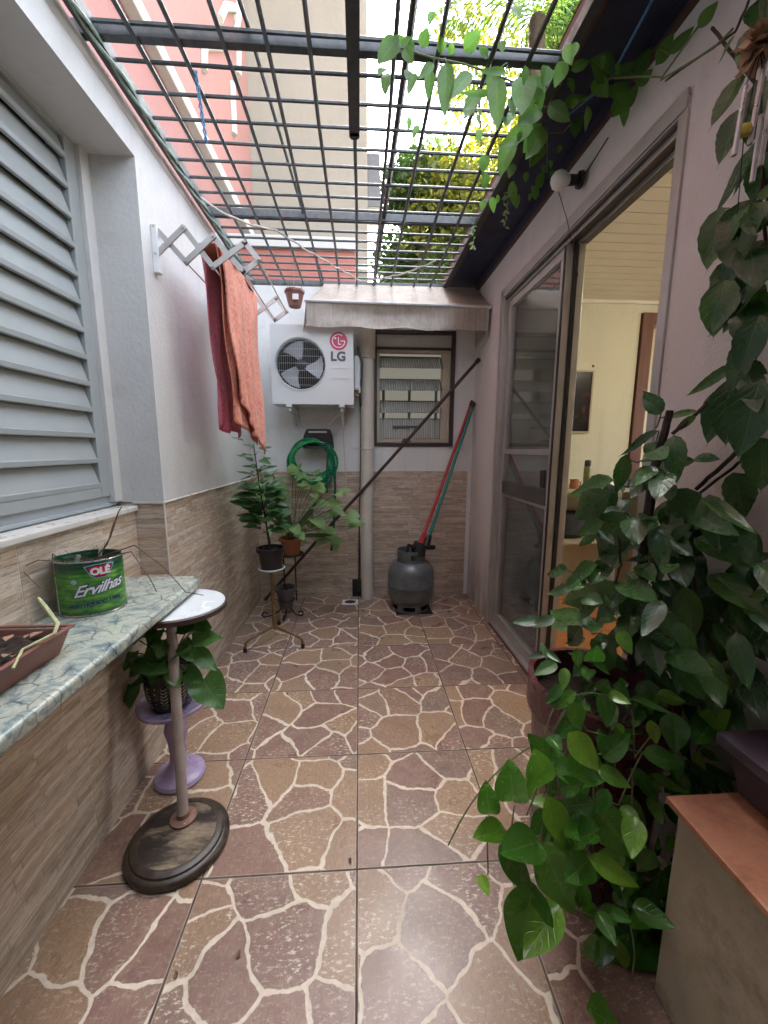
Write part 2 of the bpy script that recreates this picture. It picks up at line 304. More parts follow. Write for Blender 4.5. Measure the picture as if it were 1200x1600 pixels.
M = dict(
 floor=floor_mat(), tileY=slate_tile('slate_tile_side', 'y'), tileX=slate_tile('slate_tile_back', 'x'),
 white=plaster('white_plaster', (.63, .625, .61), st=.4), whiteR=plaster('white_plaster_dirty', (.73, .70, .685), low=.6, st=.35), whiteB=plaster('white_plaster_back', (.74, .74, .72), st=.3),
 pink=plaster('pink_render', (.26, .135, .125), stain=(.2, .115, .11), st=.3), cream=plaster('cream_render', (.205, .195, .165), stain=(.15, .14, .115), st=.35),
 redwall=plaster('salmon_render', (.30, .12, .095), stain=(.2, .11, .09)), ledge=plaster('pale_ledge', (.38, .40, .38)),
 grid=pm('dark_green_iron', (.045, .058, .062), .42, .35, 30, .4, 90, dirt=(.11, .05, .03), damt=.45, dscale=9), 
 fascia=pm('shade_navy_board', (.022, .026, .06), .6, .25, 6, .2, 30), board=wood('brown_board', (.06, .032, .028), (.11, .06, .05)),  # first board: shade under the eave is put into its dark navy
 alu=pm('aluminium_frame', (.50, .49, .47), .38, .08, 8, .05, 80, metal=.55, dirt=(.2, .19, .17), damt=.25), aludark=pm('dark_aluminium', (.07, .07, .072), .45, .15, 20, .05),
 alub=pm('bronze_aluminium', (.17, .165, .155), .4, .1, 20, .05, metal=.5),
 shutter=pm('grey_shutter_paint', (.33, .36, .36), .42, .05, 5, .06, 30, dirt=(.3, .3, .27), damt=.25), shutterframe=pm('grey_frame_paint', (.33, .37, .39), .4, .06, 5, .05, 30),
 sill=pm('white_marble_sill', (.66, .63, .58), .3, .1, 9, .1, 40, dirt=(.35, .32, .28), damt=.3), slab=marble(),
 glass=glass('door_glass'), whitep=pm('white_plastic', (.74, .75, .75), .38, .03, 6, .03, 50, dirt=(.45, .44, .4), damt=.18),
 ac=pm('ac_white_enamel', (.62, .64, .64), .36, .02, 5, .02, 40, dirt=(.5, .5, .46), damt=.2), acdark=pm('ac_dark', (.012, .014, .018), .5, .2, 20), fan=pm('fan_grey', (.34, .36, .38), .45, .1, 10, .05),
 wire=pm('pale_wire', (.58, .6, .6), .35, .1, 20, 0), magenta=pm('magenta_print', (.55, .02, .10), .35, .03, 5, 0), greyp=pm('grey_print', (.07, .08, .09), .4, .05, 5, 0),
 pipe=pm('pvc_pipe', (.60, .56, .48), .42, .06, 5, .05, 30, dirt=(.3, .26, .2), damt=.4), blackp=pm('black_plastic', (.014, .014, .016), .38, .2, 20, .08), 
 hose=pm('green_hose', (.015, .22, .07), .25, .2, 30, .05), hosed=pm('dark_green_hose', (.008, .09, .06), .25, .2, 30, .05),
 brown=pm('brown_window_frame', (.045, .028, .026), .42, .2, 14, .1), beige=pm('beige_frame', (.50, .44, .34), .45, .08, 10, .05),
 stick=wood('dark_stick', (.028, .014, .012), (.06, .03, .025)), red=pm('red_handle', (.36, .025, .03), .4, .2, 20), teal=pm('teal_handle', (.01, .19, .16), .4, .2, 20),
 gas=pm('grey_gas_paint', (.13, .145, .15), .34, .25, 12, .35, 70, metal=.25, dirt=(.16, .14, .12), damt=.5, dscale=6), brass=pm('aged_brass', (.22, .15, .07), .38, .25, 20, .1, metal=.8),
 blackiron=pm('black_iron', (.012, .012, .013), .45, .2, 20, .15), terra=pm('terracotta', (.33, .11, .045), .7, .2, 15, .2, dirt=(.22, .15, .1), damt=.5),
 greypot=pm('grey_pot', (.10, .085, .095), .5, .15, 10, .1), soil=pm('soil', (.035, .022, .016), .95, .5, 60, 1, 90), 
 maroon=pm('maroon_glaze', (.10, .022, .032), .28, .15, 6, .08, 30, dirt=(.12, .07, .06), damt=.3), tray=pm('brown_planter_plastic', (.20, .075, .055), .45, .12, 10, .1, dirt=(.28, .2, .16), damt=.4),
 lav=pm('lavender_ceramic', (.42, .33, .52), .25, .06, 6, .05, dirt=(.3, .26, .26), damt=.35), potb=pm('black_glazed_pot', (.010, .010, .012), .22, .2, 10, .05), cream2=pm('cream_pattern', (.42, .38, .30), .4, .1, 20),
 ttop=pm('white_laminate', (.66, .69, .70), .22, .03, 6, .02, 30), trim=pm('brown_trim', (.055, .03, .022), .45, .3, 20, .1), polew=pm('weathered_pole_paint', (.36, .29, .25), .5, .15, 14, .15, dirt=(.17, .10, .07), damt=.5, dscale=12),
 tbase=pm('burnt_wood_base', (.04, .028, .022), .42, .4, 8, .5, 40, dirt=(.40, .31, .20), damt=1, dscale=4.5, stretch=(1, 2.5, 1)), rust=pm('rusty_flange', (.20, .105, .07), .6, .3, 20, .3),
 trimw=wood('charred_rim', (.018, .012, .010), (.07, .045, .03), 1, .38, (1, 1, 1)), frost=pm('frosted_pane', (.42, .41, .38), .35, .15, 3, .1, 20), coral=None, towelpink=None, canvas=None,
 ceil=pm('pvc_ceiling', (.66, .62, .52), .4, .03, 5, .02), yellow=plaster('yellow_interior', (.60, .58, .45), stain=(.4, .37, .27)), woodfl=wood('orange_wood_floor', (.30, .11, .035), (.44, .19, .07), .5, .3, (.2, 1, 1)),
 doorwood=wood('red_brown_door_wood', (.09, .03, .02), (.15, .055, .035)), deskw=wood('pale_desk', (.36, .3, .2), (.45, .38, .27)), dark=pm('dark_fabric', (.02, .018, .018), .8, .3, 20),
 pedside=None, pedtop=pm('terracotta_tile_top', (.58, .27, .16), .36, .3, 7, .25, dirt=(.16, .06, .03), damt=1, dscale=7), purple=pm('dark_purple_pot', (.10, .075, .10), .4, .2, 10, .15),
 rope=pm('greenish_rope', (.28, .36, .30), .8, .3, 60, .6, 200), cord=pm('cream_cord', (.5, .48, .42), .8, .2, 60, .4, 200), bluerope=pm('blue_rope', (.07, .20, .36), .6, .2, 60, .4, 200),
 stem=pm('green_stem', (.10, .13, .05), .6, .3, 40, .2), bark=pm('brown_bark', (.045, .032, .025), .85, .4, 40, .8, 60), chrome=pm('brushed_tube', (.6, .6, .6), .3, .05, 20, 0, metal=.9),
 twig=pm('dry_twig', (.13, .075, .055), .8, .3, 40, .3), paleroot=pm('pale_stalk', (.42, .42, .22), .6, .2, 40, .2), dry=pm('dried_petal', (.33, .2, .12), .7, .35, 20, .3),
 leafR=leafmat('leaf_dark_climber', (.020, .075, .018), (.05, .15, .03), (.10, .21, .06), .30, .2, young=(.07, .19, .025)),
 leafF=leafmat('leaf_glossy_vine', (.025, .105, .016), (.075, .24, .02), (.14, .32, .05), .2, .28, young=(.22, .42, .035)),
 leafP=leafmat('leaf_pergola_vine', (.045, .13, .025), (.11, .25, .04), (.17, .32, .08), .42, .45),
 leafS=leafmat('leaf_pale_arrowhead', (.15, .27, .08), (.30, .45, .18), (.34, .46, .22), .42, .3), leafG=leafmat('leaf_mid_green', (.03, .10, .025), (.06, .17, .035), (.10, .22, .06), .42, .25),
 leafO=leafmat('leaf_pothos', (.035, .12, .03), (.09, .22, .05), (.12, .25, .08), .36, .25, spot=(.22, .33, .10)), blade=leafmat('leaf_blade', (.03, .075, .03), (.06, .12, .04), (.14, .2, .07), .4, .15),
 treeA=leafmat('tree_leaf_green', (.022, .06, .014), (.06, .12, .02), (.06, .1, .03), .5, .4), treeY=leafmat('tree_leaf_sunlit', (.07, .11, .012), (.20, .20, .015), (.15, .16, .03), .5, .5),  # second leaf colour has the yellow of the sunlight put into it
)
def towel(name, c, lightc):
    t = NT(name); p = t.obj(); n = t.noise(p, 260, 3, .7); big = t.noise(p, 9, 4, .6); s = t.n('SeparateXYZ', Vector=p)
    rib = t.noise(t.sc(p, (40, 40, 7)), 1, 4, .6); col = t.mix(t.mr(t.math('ADD', t.math('MULTIPLY', n, .5), t.math('MULTIPLY', t.noise(t.sc(p, (1, 1.3, .8)), 75, 3, .7), .6)), .42, .62), tuple(x*.62 for x in c), lightc); col = t.mix(t.mr(big, .45, .7, 0, .5), col, lightc)
    h = t.math('ADD', t.noise(t.sc(p, (160, 160, 90)), 1, 4, .7), t.math('MULTIPLY', rib, .8)); t.bump(h, 1, .009)
    t.b.inputs['Sheen Weight'].default_value = .4
    return t.out(col, .95, Specular_IOR_Level=.1)
M['coral'] = towel('coral_terry', (.74, .14, .06), (.92, .33, .2)); M['towelpink'] = towel('pink_terry', (.62, .07, .13), (.78, .16, .22))
def canvas(name, rough):
    t = NT(name); p = t.pos(); n = t.noise(t.sc(p, (60, 60, 3)), 1, 4, .7); col = t.mix(t.mr(n, .42, .68, 0, .6), (.50, .46, .40), (.25, .19, .15)); col = t.mix(t.mr(t.noise(p, 7, 9, .75), .44, .68, 0, .7), col, (.24, .18, .13))
    t.bump(t.noise(p, 12, 4), .2, .01); t.out(col, rough, Specular_IOR_Level=.5)
    tr = t.n('BsdfTranslucent', Color=(.5, .46, .4)); mx = t.n('MixShader', Fac=.25); t.t.links.new(t.b.outputs[0], mx.inputs[1]); t.t.links.new(tr.outputs[0], mx.inputs[2]); t.t.links.new(mx.outputs[0], t.t.nodes['Material Output'].inputs[0]); return t.m
M['canvas'] = canvas('awning_vinyl', .33); M['canvastop'] = canvas('awning_vinyl_top', .7)
M['pedside'] = pm('cement_render', (.54, .50, .39), .85, .22, 6, .6, 45, dirt=(.20, .165, .12), damt=.85, dscale=6)

# ------------------------------------------------------------------ the setting
XL, XR, YB = -.82, .92, 3.23
ZG = 2.46
m = MB(); m.quad((-60, -60, -.03), (60, -60, -.03), (60, 60, -.03), (-60, 60, -.03)); tag(m.build('ground', M['pedside']), kind='structure')
m = MB(); m.quad((XL-.02, -2.2, 0), (XR+.15, -2.2, 0), (XR+.15, YB+.02, 0), (XL-.02, YB+.02, 0)); tag(m.build('patio_floor', M['floor']), kind='structure')

# left house wall (window recess y<1.71)
YJ = 1.71
hw = empty('house_wall', (XL, YJ, 0), 'white rendered house wall on the left with a deep window recess and stone strip tiles below', 'wall')
m = MB(); m.box(-1.25, XL, YJ, YB+.0, 1.012, 2.43); m.box(-1.25, XL, -2.2, YJ, 2.30, 2.43)
m.box(-1.25, -1.075, -2.2, YJ, 0, 2.30)
m.tube([(XL-.022, -2.2, 2.428), (XL-.022, YB-.002, 2.428)], .034, 16)
m.box(-1.075, -.985, 1.66, YJ, 1.02, 2.30)
m.build('plaster', M['white'], hw)
m = MB(); m.box(-1.1, XL-.002, YJ, YB+.1, 0, 1.008); m.box(-1.07, -.94, -2.2, YJ-.001, .0, .975); m.box(-.94, XL-.001, -2.2, YJ-.003, 0, .698); m.build('tile_cladding', M['tileY'], hw)
m = MB(); m.tube([(XL+.001, YJ, 1.010), (XL+.001, YB, 1.010)], .0045, 6); m.box(-.945, XL, YJ-.006, YJ, 1.006, 1.014); m.tube([(XL+.0, YJ-.001, 0), (XL+.0, YJ-.001, 1.01)], .0035, 6); m.build('tile_edging', M['sill'], hw)
m = MB(); m.box(-1.075, -.925, -2.2, YJ-.002, .977, .999); m.build('window_sill', M['sill'], hw, bevel=.004)

# shutter window
sw = empty('shutter_window', (-1.04, 1.0, 1.0), 'large grey louvred metal shutter in the recess of the left wall', 'window')
m = MB(); m.box(-1.06, -1.01, 1.665, 1.735, 1.0, 2.37); m.box(-1.06, -1.01, -2.0, 1.665, 2.32, 2.37); m.box(-1.06, -1.012, -2.0, 1.70, 1.0, 1.045); m.box(-1.058, -1.004, -2.0, 1.70, 1.003, 1.016); m.build('frame', M['shutterframe'], sw, bevel=.003)
m = MB(); m.box(-1.042, -1.0, 1.605, 1.662, 1.046, 2.318); m.box(-1.042, -1.0, -2.0, 1.605, 2.285, 2.318); m.box(-1.042, -1.0, -2, 1.605, 1.046, 1.085); m.build('sash', M['shutter'], sw, bevel=.003)
m = MB(); m.box(-1.07, -1.058, -2, 1.6, 1.05, 2.3); m.build('backing', M['aludark'], sw)
for k in range(13):
    z0 = 1.088+k*.0945; m = MB()
    prof = [(-1.004, z0-.004), (-.9985, z0-.002), (-.997, z0+.013), (-1.004, z0+.016), (-1.028, z0+.098), (-1.034, z0+.104), (-1.038, z0+.098), (-1.013, z0+.010), (-1.010, z0-.004)]
    vs = [(x, y, z) for y in (-2, 1.602) for x, z in prof]; n = len(prof)
    m.add(vs, [(i, (i+1) % n, n+(i+1) % n, n+i) for i in range(n)]+[tuple(range(n)), tuple(range(n, 2*n))[::-1]]); m.build('slat', M['shutter'], sw)

# stone counter slab
m = MB(); pts = [(-.938, -2.1), (-.622, -2.1), (-.622, 1.52), (-.65, 1.556), (-.938, 1.556)]
vs = [(x, y, z) for z in (.702, .74) for x, y in pts]; m.add(vs, [tuple(range(5))[::-1], tuple(range(5, 10))]+[(i, (i+1) % 5, 5+(i+1) % 5, 5+i) for i in range(5)])
tag(m.build('counter_slab', M['slab'], bevel=.011, seg=4, smooth=False), 'blue grey veined stone slab shelf along the left tiled wall', 'counter')

# back wall (window hole x .13-.74, z 1.27-2.12)
bw = empty('back_wall', (0, YB, 0), 'white back wall of the patio with beige stone strip tiles on its lower half', 'wall')
wx0, wx1, wz0, wz1 = .135, .735, 1.275, 2.115
m = MB(); y0, y1 = YB, YB+.16; ztop = 2.43
m.box(XL-.2, wx0, y0, y1, 1.052, ztop); m.box(wx1, XR+.15, y0, y1, 1.052, ztop); m.box(wx0, wx1, y0, y1, 1.052, wz0); m.box(wx0, wx1, y0, y1, wz1, ztop); m.build('plaster', M['whiteB'], bw)
m = MB(); m.box(XL-.1, .885, YB-.008, y1, 0, 1.05); m.build('tile_cladding', M['tileX'], bw)
m = MB(); m.box(.886, XR+.1, YB-.001, y1, 0, 1.051); m.build('plaster_strip', M['whiteB'], bw)

# right house wall with sliding door
rw = empty('door_wall', (XR, 2, 0), 'white wall on the right holding the sliding door, dirty near the floor', 'wall')
DY0, DY1, DZ = 1.206, 2.64, 2.20
m = MB(); m.box(XR, 1.07, DY1, YB+.1, 0, 2.56); m.box(XR, 1.07, -2.2, DY0, 0, 2.56); m.box(XR, 1.07, DY0, DY1, DZ, 2.56); m.build('plaster', M['whiteR'], rw)
m = MB(); m.box(XR-.004, 1.08, DY0, DY1, 0.0, .022); m.build('threshold', M['doorwood'], rw, bevel=.003)
# roof overhang above it
ro = empty('roof_overhang', (.8, 1, 2.47), 'boarded eave running above the sliding door, soffit coloured dark navy for its shade', 'eave')
m = MB(); m.box(.70, 1.2, -2.2, YB+.1, 2.475, 2.50); m.box(.9, XR, -2.2, YB, 2.44, 2.475); m.build('soffit', M['fascia'], ro)
m = MB(); m.box(.672, .70, -2.2, YB+.1, 2.462, 2.56); m.build('fascia_board', M['board'], ro, bevel=.004)
m = MB(); m.box(.902, .921, -2.2, YB, 2.425, 2.44); m.build('trim', M['board'], ro)
m = MB(); m.quad((.67, -2.2, 2.562), (4.6, -2.2, 3.2), (4.6, 4.2, 3.2), (.67, 4.2, 2.562)); m.build('roof_sheet', M['redwall'], ro)

# interior room beyond the door
ir = empty('interior_room', (2.2, 2, 0), 'yellow walled room with slatted ceiling seen through the open sliding door', 'room')
YI = 3.4
m = MB(); m.box(1.07, 2.36, YI, YI+.1, 0, 2.46); m.box(2.36, 3.0, YI, YI+.1, 2.36, 2.46); m.box(3.0, 4.5, YI, YI+.1, 0, 2.46)
m.box(4.5, 4.6, -1.2, 1.2, 0, 2.5); m.box(4.5, 4.6, 2.6, YI+.1, 0, 2.5); m.box(4.5, 4.6, 1.2, 2.6, 0, 1.0); m.box(4.5, 4.6, 1.2, 2.6, 2.1, 2.5); m.box(1.07, 4.6, -1.3, -1.2, 0, 2.5)
m.box(1.07, 1.08, DY1+.1, YI, 0, 2.46); m.build('yellow_wall', M['yellow'], ir)
m = MB()
for k in range(46): y = -1.2+k*.1; m.box(1.075, 4.5, y, y+.094, 2.45, 2.46)
m.box(1.07, 4.5, -1.2, YI, 2.462, 2.47); m.build('slatted_ceiling', M['ceil'], ir)
m = MB(); m.box(1.08, 4.5, YI-.025, YI, 2.425, 2.449); m.build('cornice', M['ceil'], ir)
m = MB(); m.box(1.08, 4.5, -1.2, YI+1.2, -.01, .018); m.build('wood_floor', M['woodfl'], ir)
m = MB(); m.box(2.37, 2.47, YI-.02, YI+.11, .018, 2.36); m.box(2.93, 3.03, YI-.02, YI+.11, .018, 2.36); m.box(2.47, 2.93, YI-.02, YI+.11, 2.27, 2.36); m.build('door_frame', M['doorwood'], ir, bevel=.004)
m = MB(); m.box(2.3, 4.6, YI+1.2, YI+1.3, 0, 2.46); m.box(2.2, 2.3, YI+.1, YI+1.3, 0, 2.46); m.box(2.2, 4.6, YI+.1, YI+1.3, 2.46, 2.5); m.build('hallway', M['deskw'], ir)
m = MB()
for x, z in ((1.98, 1.93), (1.97, 1.58), (1.52, 1.95), (1.49, 1.58)): m.lathe([(.0, 0), (.012, .001), (.010, .004), (0, .006)], (x, YI, z), 10, rot=Matrix.Rotation(R(90), 3, 'X'))
m.build('wall_plug', M['doorwood'], ir, smooth=True)
lp = empty('ceiling_lamp', (2.6, 1.7, 2.40), 'round warm ceiling lamp inside the yellow room', 'lamp')
t = NT('lamp_glow'); t.out((.9, .8, .6), .4, Emission_Color=(1, .90, .70, 1), Emission_Strength=8); LG_ = t.m
m = MB(); m.lathe([(0, 2.36), (.07, 2.365), (.12, 2.39), (.13, 2.43)], (2.6, 1.7, 0), 28); m.build('diffuser', LG_, lp, smooth=True)
m = MB(); m.lathe([(.14, 2.425), (.14, 2.449)], (2.6, 1.7, 0), 28); m.build('rim', M['whitep'], lp)

# sliding door
dr = empty('sliding_door', (1.0, 1.9, 0), 'grey aluminium sliding glass door standing half open in the right wall', 'door')
def bars(mm, x0, x1, ya, yb, za, zb, w, wb=None, wt=None):
    wb = wb or w; wt = wt or w
    mm.box(x0, x1, ya, ya+w, za, zb); mm.box(x0, x1, yb-w, yb, za, zb); mm.box(x0+.002, x1-.002, ya+w, yb-w, za, za+wb); mm.box(x0+.002, x1-.002, ya+w, yb-w, zb-wt, zb)
m = MB(); bars(m, .912, 1.05, DY0-.001, DY1, .02, DZ, .035, .018); m.box(.906, .914, DY0, DY1, DZ-.03, DZ+.02); m.box(.906, .914, DY1-.02, DY1+.02, .0, DZ+.02)
m.box(.985, .989, DY0+.035, DY1-.035, DZ-.06, DZ-.035); m.box(.93, .936, DY0+.035, DY1-.035, DZ-.06, DZ-.035); m.build('outer_frame', M['alu'], dr, bevel=.002)
m = MB(); m.box(.915, 1.04, DY0+.034, DY1-.034, DZ-.045, DZ-.034); m.build('top_track', M['aludark'], dr)
for i, (xa, ya, yb) in enumerate(((.938, 1.895, 2.60), (.995, 1.895, 2.56))):
    m = MB(); bars(m, xa, xa+.032, ya, yb, .038, DZ-.05, .045+.03*i, .07, .05)
    leaf_ = m.build('door_panel', M['alu'], dr, bevel=.002)
    m = MB(); m.box(xa+.001, xa+.031, ya+.0455+.03*i, yb-.0455-.03*i, 1.205, 1.235); m.box(xa+.012, xa+.030, ya+.0455+.03*i, yb-.0455-.03*i, .93, .945); m.build('mid_rail', M['alu'], leaf_)
    m = MB(); m.box(xa-.002, xa+.030, ya+.0456+.03*i, yb-.0456-.03*i, .955, 1.03); m.build('lock_rail', M['aludark'], leaf_)
    m = MB(); m.box(xa+.013, xa+.018, ya+.044, yb-.044, .10, DZ-.1); m.build('pane', M['glass'], leaf_)
m = MB(); m.box(.934, .9375, 1.897, 1.912, .05, DZ-.05); m.box(.972, .990, 1.885, 1.897, .04, DZ-.05); m.build('gasket', M['blackp'], dr)
m = MB(); m.box(.93, .937, 1.95, 2.0, 1.04, 1.13); m.build('latch', M['blackp'], dr, bevel=.002)

# ------------------------------------------------------------------ pergola grid
pg = empty('pergola_grid', (0, 2.3, ZG), 'dark iron grid of thin bars roofing the patio', 'pergola')
m = MB(); m.box(-.80, -.765, .2, YB+.03, ZG-.02, ZG+.02); m.box(.645, .675, .2, YB+.03, ZG-.018, ZG+.02); m.box(-.80, .675, YB+.0, YB+.03, ZG-.02, ZG+.015)
m.build('edge_frame', M['grid'], pg, bevel=.002)
def bend(y, ph=0): return .004*math.sin(y*3+ph)
for x, r_ in ((-.66, .0076), (-.538, .0076), (-.405, .0076), (-.272, .0076), (-.14, .0076), (-.008, .0076), (.118, .0076), (.251, .0076), (.421, .0076), (.545, .0076)):
    m = MB(); m.tube([(x+bend(y*.5+.5, x*9), y*.5+.2, ZG-.012+bend(y, x*5)*.6) for y in range(0, 6)]+[(x, YB, ZG-.012)], r_, 6); m.build('long_bar', M['grid'], pg, smooth=True)
m = MB(); m.tube([(-.42, .2, ZG+.03), (-.325, 1.42, ZG+.028), (-.26, YB, ZG+.02)], .007, 6); m.tube([(.175, .2, ZG+.03), (.163, 1.45, ZG+.025), (.125, YB, ZG+.01)], .012, 6); m.build('diagonal_bar', M['grid'], pg, smooth=True)
ys = [.25, .36, .47, .58, .69, .80, .91, 1.02, 1.13, 1.24, 1.32, 1.42, 1.538, 1.651, 1.762, 1.873, 1.98, 2.093, 2.2, 2.303, 2.41, 2.515, 2.62, 2.725, 2.83, 2.935, 3.04, 3.14]
for y in ys:
    if y < .5 or y in (1.32,): continue
    m = MB(); a = rnd.uniform(-.004, .004); m.tube([(-.79, y+a, ZG+.004), (-.3, y, ZG+.004+rnd.uniform(-.003, .003)), (.2, y+rnd.uniform(-.003, .003), ZG+.004), (.67, y-a, ZG+.004)], .0064, 6); m.build('cross_bar', M['grid'], pg, smooth=True)
for y, h in ((1.455, .0165), (2.375, .007)):
    m = MB(); m.box(-.86 if y < 2 else -.80, .672, y-h*.8, y+h*.8, ZG-.008, ZG+.03); m.build('beam', M['grid'], pg, bevel=.002)
m = MB(); m.box(-.030, .010, .2, 1.76, ZG-.026, ZG-.020); m.lathe([(0, ZG-.026), (.02, ZG-.026), (.02, ZG-.020), (0, ZG-.020)], (-.01, 1.76, 0), 16); m.build('flat_strap', M['grid'], pg)

# ropes and cords
def wobbly(p0, p1, n=24, amp=.006, sag=0, seed=0):
    p0 = Vector(p0); p1 = Vector(p1); rr = random.Random(seed); out = []
    for i in range(n+1):
        t_ = i/n; p = p0.lerp(p1, t_)+Vector((0, 0, -sag*4*t_*(1-t_)))
        if 0 < i < n: p += Vector([rr.uniform(-amp, amp) for _ in range(3)])
        out.append(p)
    return out
m = MB()
for k in range(2): m.tube([(-.772+.008*math.cos(i*.8+k*3.14)+.004*math.sin(i*.31), .5+i*.045, ZG-.022+.008*math.sin(i*.8+k*3.14)) for i in range(60)], .0055, 6)
tag(m.build('twisted_rope', M['rope'], smooth=True), 'frayed greenish rope twisted along the left edge of the iron grid', 'rope')
m = MB(); m.tube(wobbly((-.76, 2.2, ZG-.02), (-.45, 2.42, ZG-.045), 12, .004, .03, 3)+wobbly((-.44, 2.43, ZG-.045), (.02, 3.05, ZG-.05), 16, .006, .01, 4)+wobbly((.04, 3.05, ZG-.05), (.50, 2.75, ZG-.03), 16, .006, .02, 5), .005, 6)
tag(m.build('slack_cord', M['cord'], smooth=True), 'pale slack cord looped under the far half of the iron grid', 'cord')
m = MB(); a = at(305, 110, 'z', ZG-.02); b = at(322, 222, 'y', a.y); 
for k in range(2): m.tube([a.lerp(b, i/20)+Vector((.004*math.cos(i*1.3+k*3.1), .004*math.sin(i*1.3+k*3.1), 0)) for i in range(21)], .003, 5)
tag(m.build('hanging_string', M['bluerope'], smooth=True), 'short blue and white string dangling from the grid against the pink wall', 'string')
m = MB(); m.tube([at(1030, -20, 'z', 2.44), at(955, 120, 'z', 2.41)], .004, 6); m.tube([at(955, 120, 'z', 2.41), at(925, 150, 'z', 2.40), at(888, 180, 'z', 2.40)], .003, 6)
tag(m.build('clothes_line', M['bluerope'], smooth=True), 'taut blue line under the eave by the vine', 'rope')

# ------------------------------------------------------------------ neighbours
pb = empty('pink_building', (-3, 1, 0), 'tall salmon pink neighbouring building with a pale ledge behind the left wall', 'building')
m = MB(); m.box(-6, -1.6, -5, 6.86, 0, 13); m.build('wall', M['pink'], pb)
m = MB(); m.box(-1.6, -1.50, -5, 6.86, 4.22, 4.30); m.box(-1.6, -1.53, -5, 6.86, 4.302, 4.40); m.build('ledge', M['ledge'], pb, bevel=.01)
for pts in (((370, -40), (372, 30), (365, 60), (345, 72), (318, 70)), ((343, 30), (352, 10), (366, 12), (372, 60), (372, 118)), ((318, 60), (318, 110)), ((362, 130), (365, 210))):
    P_ = [at(x, y, 'x', -1.585) for x, y in pts]; c = []
    for i in range(len(P_)-1): c += [P_[i].lerp(P_[i+1], j/4) for j in range(4)]
    c.append(P_[-1]); m = MB(); m.tube(c, .045, 8); m.build('conduit', M['ledge'], pb, smooth=True)
cb = empty('cream_building', (-1, 8, 0), 'tall cream rendered building rising straight behind the back wall', 'building')
m = MB(); m.box(-8, .16, 6.87, 12, 0, 15); m.build('wall', M['cream'], cb)
m = MB(); m.box(.16, .36, 6.95, 7.5, 5.0, 5.75); m.build('wall_unit', M['aludark'], cb, bevel=.01)
m = MB(); m.box(-1.6, .162, 6.80, 6.87, 4.02, 4.10); m.build('drip_course', M['ledge'], cb)
an = empty('salmon_annex', (-.6, 5, 0), 'low salmon block with white coping just behind the back wall', 'building')
m = MB(); m.box(-1.59, -.03, 4.7, 6.6, 0, 3.33); m.build('wall', M['redwall'], an)
m = MB(); m.box(-1.595, .0, 4.66, 6.62, 3.332, 3.46); m.build('coping', M['ledge'], an, bevel=.01)
m = MB(); m.box(.0, 1.6, 4.62, 4.72, 0, 2.62); m.build('boundary_wall', M['cream'], None)
bpy.data.objects['boundary_wall']; tag(bpy.data.objects['boundary_wall'], 'low boundary wall beyond the back wall under the trees', 'wall')

# trees
def tree(name, base, cz, rad, hz, n, mat, size, label, seed, lumps=9):
    rr = random.Random(seed); o = empty(name, base, label, 'tree', 'trees beyond the back wall'); bx, by, _ = base
    cs = [(Vector((bx+rr.uniform(-.75, .75)*rad, by+rr.uniform(-.75, .75)*rad, cz+rr.uniform(-.8, .8)*hz)), rr.uniform(.3, .55)*rad) for _ in range(lumps)]
    m = MB(); m.tube([(bx, by, 0), (bx+.1, by, cz*.4), (bx-.05, by+.05, cz)], [.16, .12, .05], 8)
    for c, q in cs: m.tube([(bx, by, cz*.45), (Vector((bx, by, cz*.6))+c)/2, c], [.06, .04, .012], 5)
    m.build('trunk', M['bark'], o, smooth=True)
    m = MB()
    for i in range(n):
        c, q = rr.choice(cs); v = Vector((rr.gauss(0, 1), rr.gauss(0, 1), rr.gauss(0, .8))).normalized()*q*rr.random()**.4*1.05
        p = c+v; d = Vector((rr.gauss(0, 1), rr.gauss(0, 1), rr.gauss(-.3, .7))).normalized(); L = size*rr.uniform(.6, 1.3)
        s_ = d.orthogonal().normalized(); s_.rotate(Matrix.Rotation(rr.random()*6.28, 3, d)); m.cur = rr.random()
        m.add([p, p+d*L*.5+s_*L*.24, p+d*L, p+d*L*.5-s_*L*.24], [(0, 1, 2, 3)], [(0, .5), (.5, 1), (1, .5), (.5, 0)])
    m.build('crown', mat, o)
tree('leafy_tree', (1.6, 9.5, 0), 5.5, 1.5, 1.1, 18000, M['treeA'], .13, 'loose green tree low in the gap beside the cream building', 3)
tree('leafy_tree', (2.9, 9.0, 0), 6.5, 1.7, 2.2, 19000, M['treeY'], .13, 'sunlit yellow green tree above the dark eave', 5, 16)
tree('leafy_tree', (3.2, 11.5, 0), 6.2, 2.2, 2.0, 12000, M['treeA'], .16, 'darker tree standing behind the yellow green one', 8, 12)
tree('leafy_tree', (4.3, 7.0, 0), 8.0, 1.2, 1.0, 8000, M['treeA'], .13, 'high green tree at the upper right behind the palm', 11, 10)
pl = empty('palm_tree', (2.9, 7.2, 0), 'palm with long feathery fronds high above the eave', 'tree', 'trees beyond the back wall')
m = MB(); m.tube([(2.9, 7.2, 0), (2.85, 7.1, 4), (2.75, 7.0, 7.7)], [.2, .15, .12], 10); m.build('trunk', M['bark'], pl, smooth=True)
m = MB(); rr = random.Random(4)
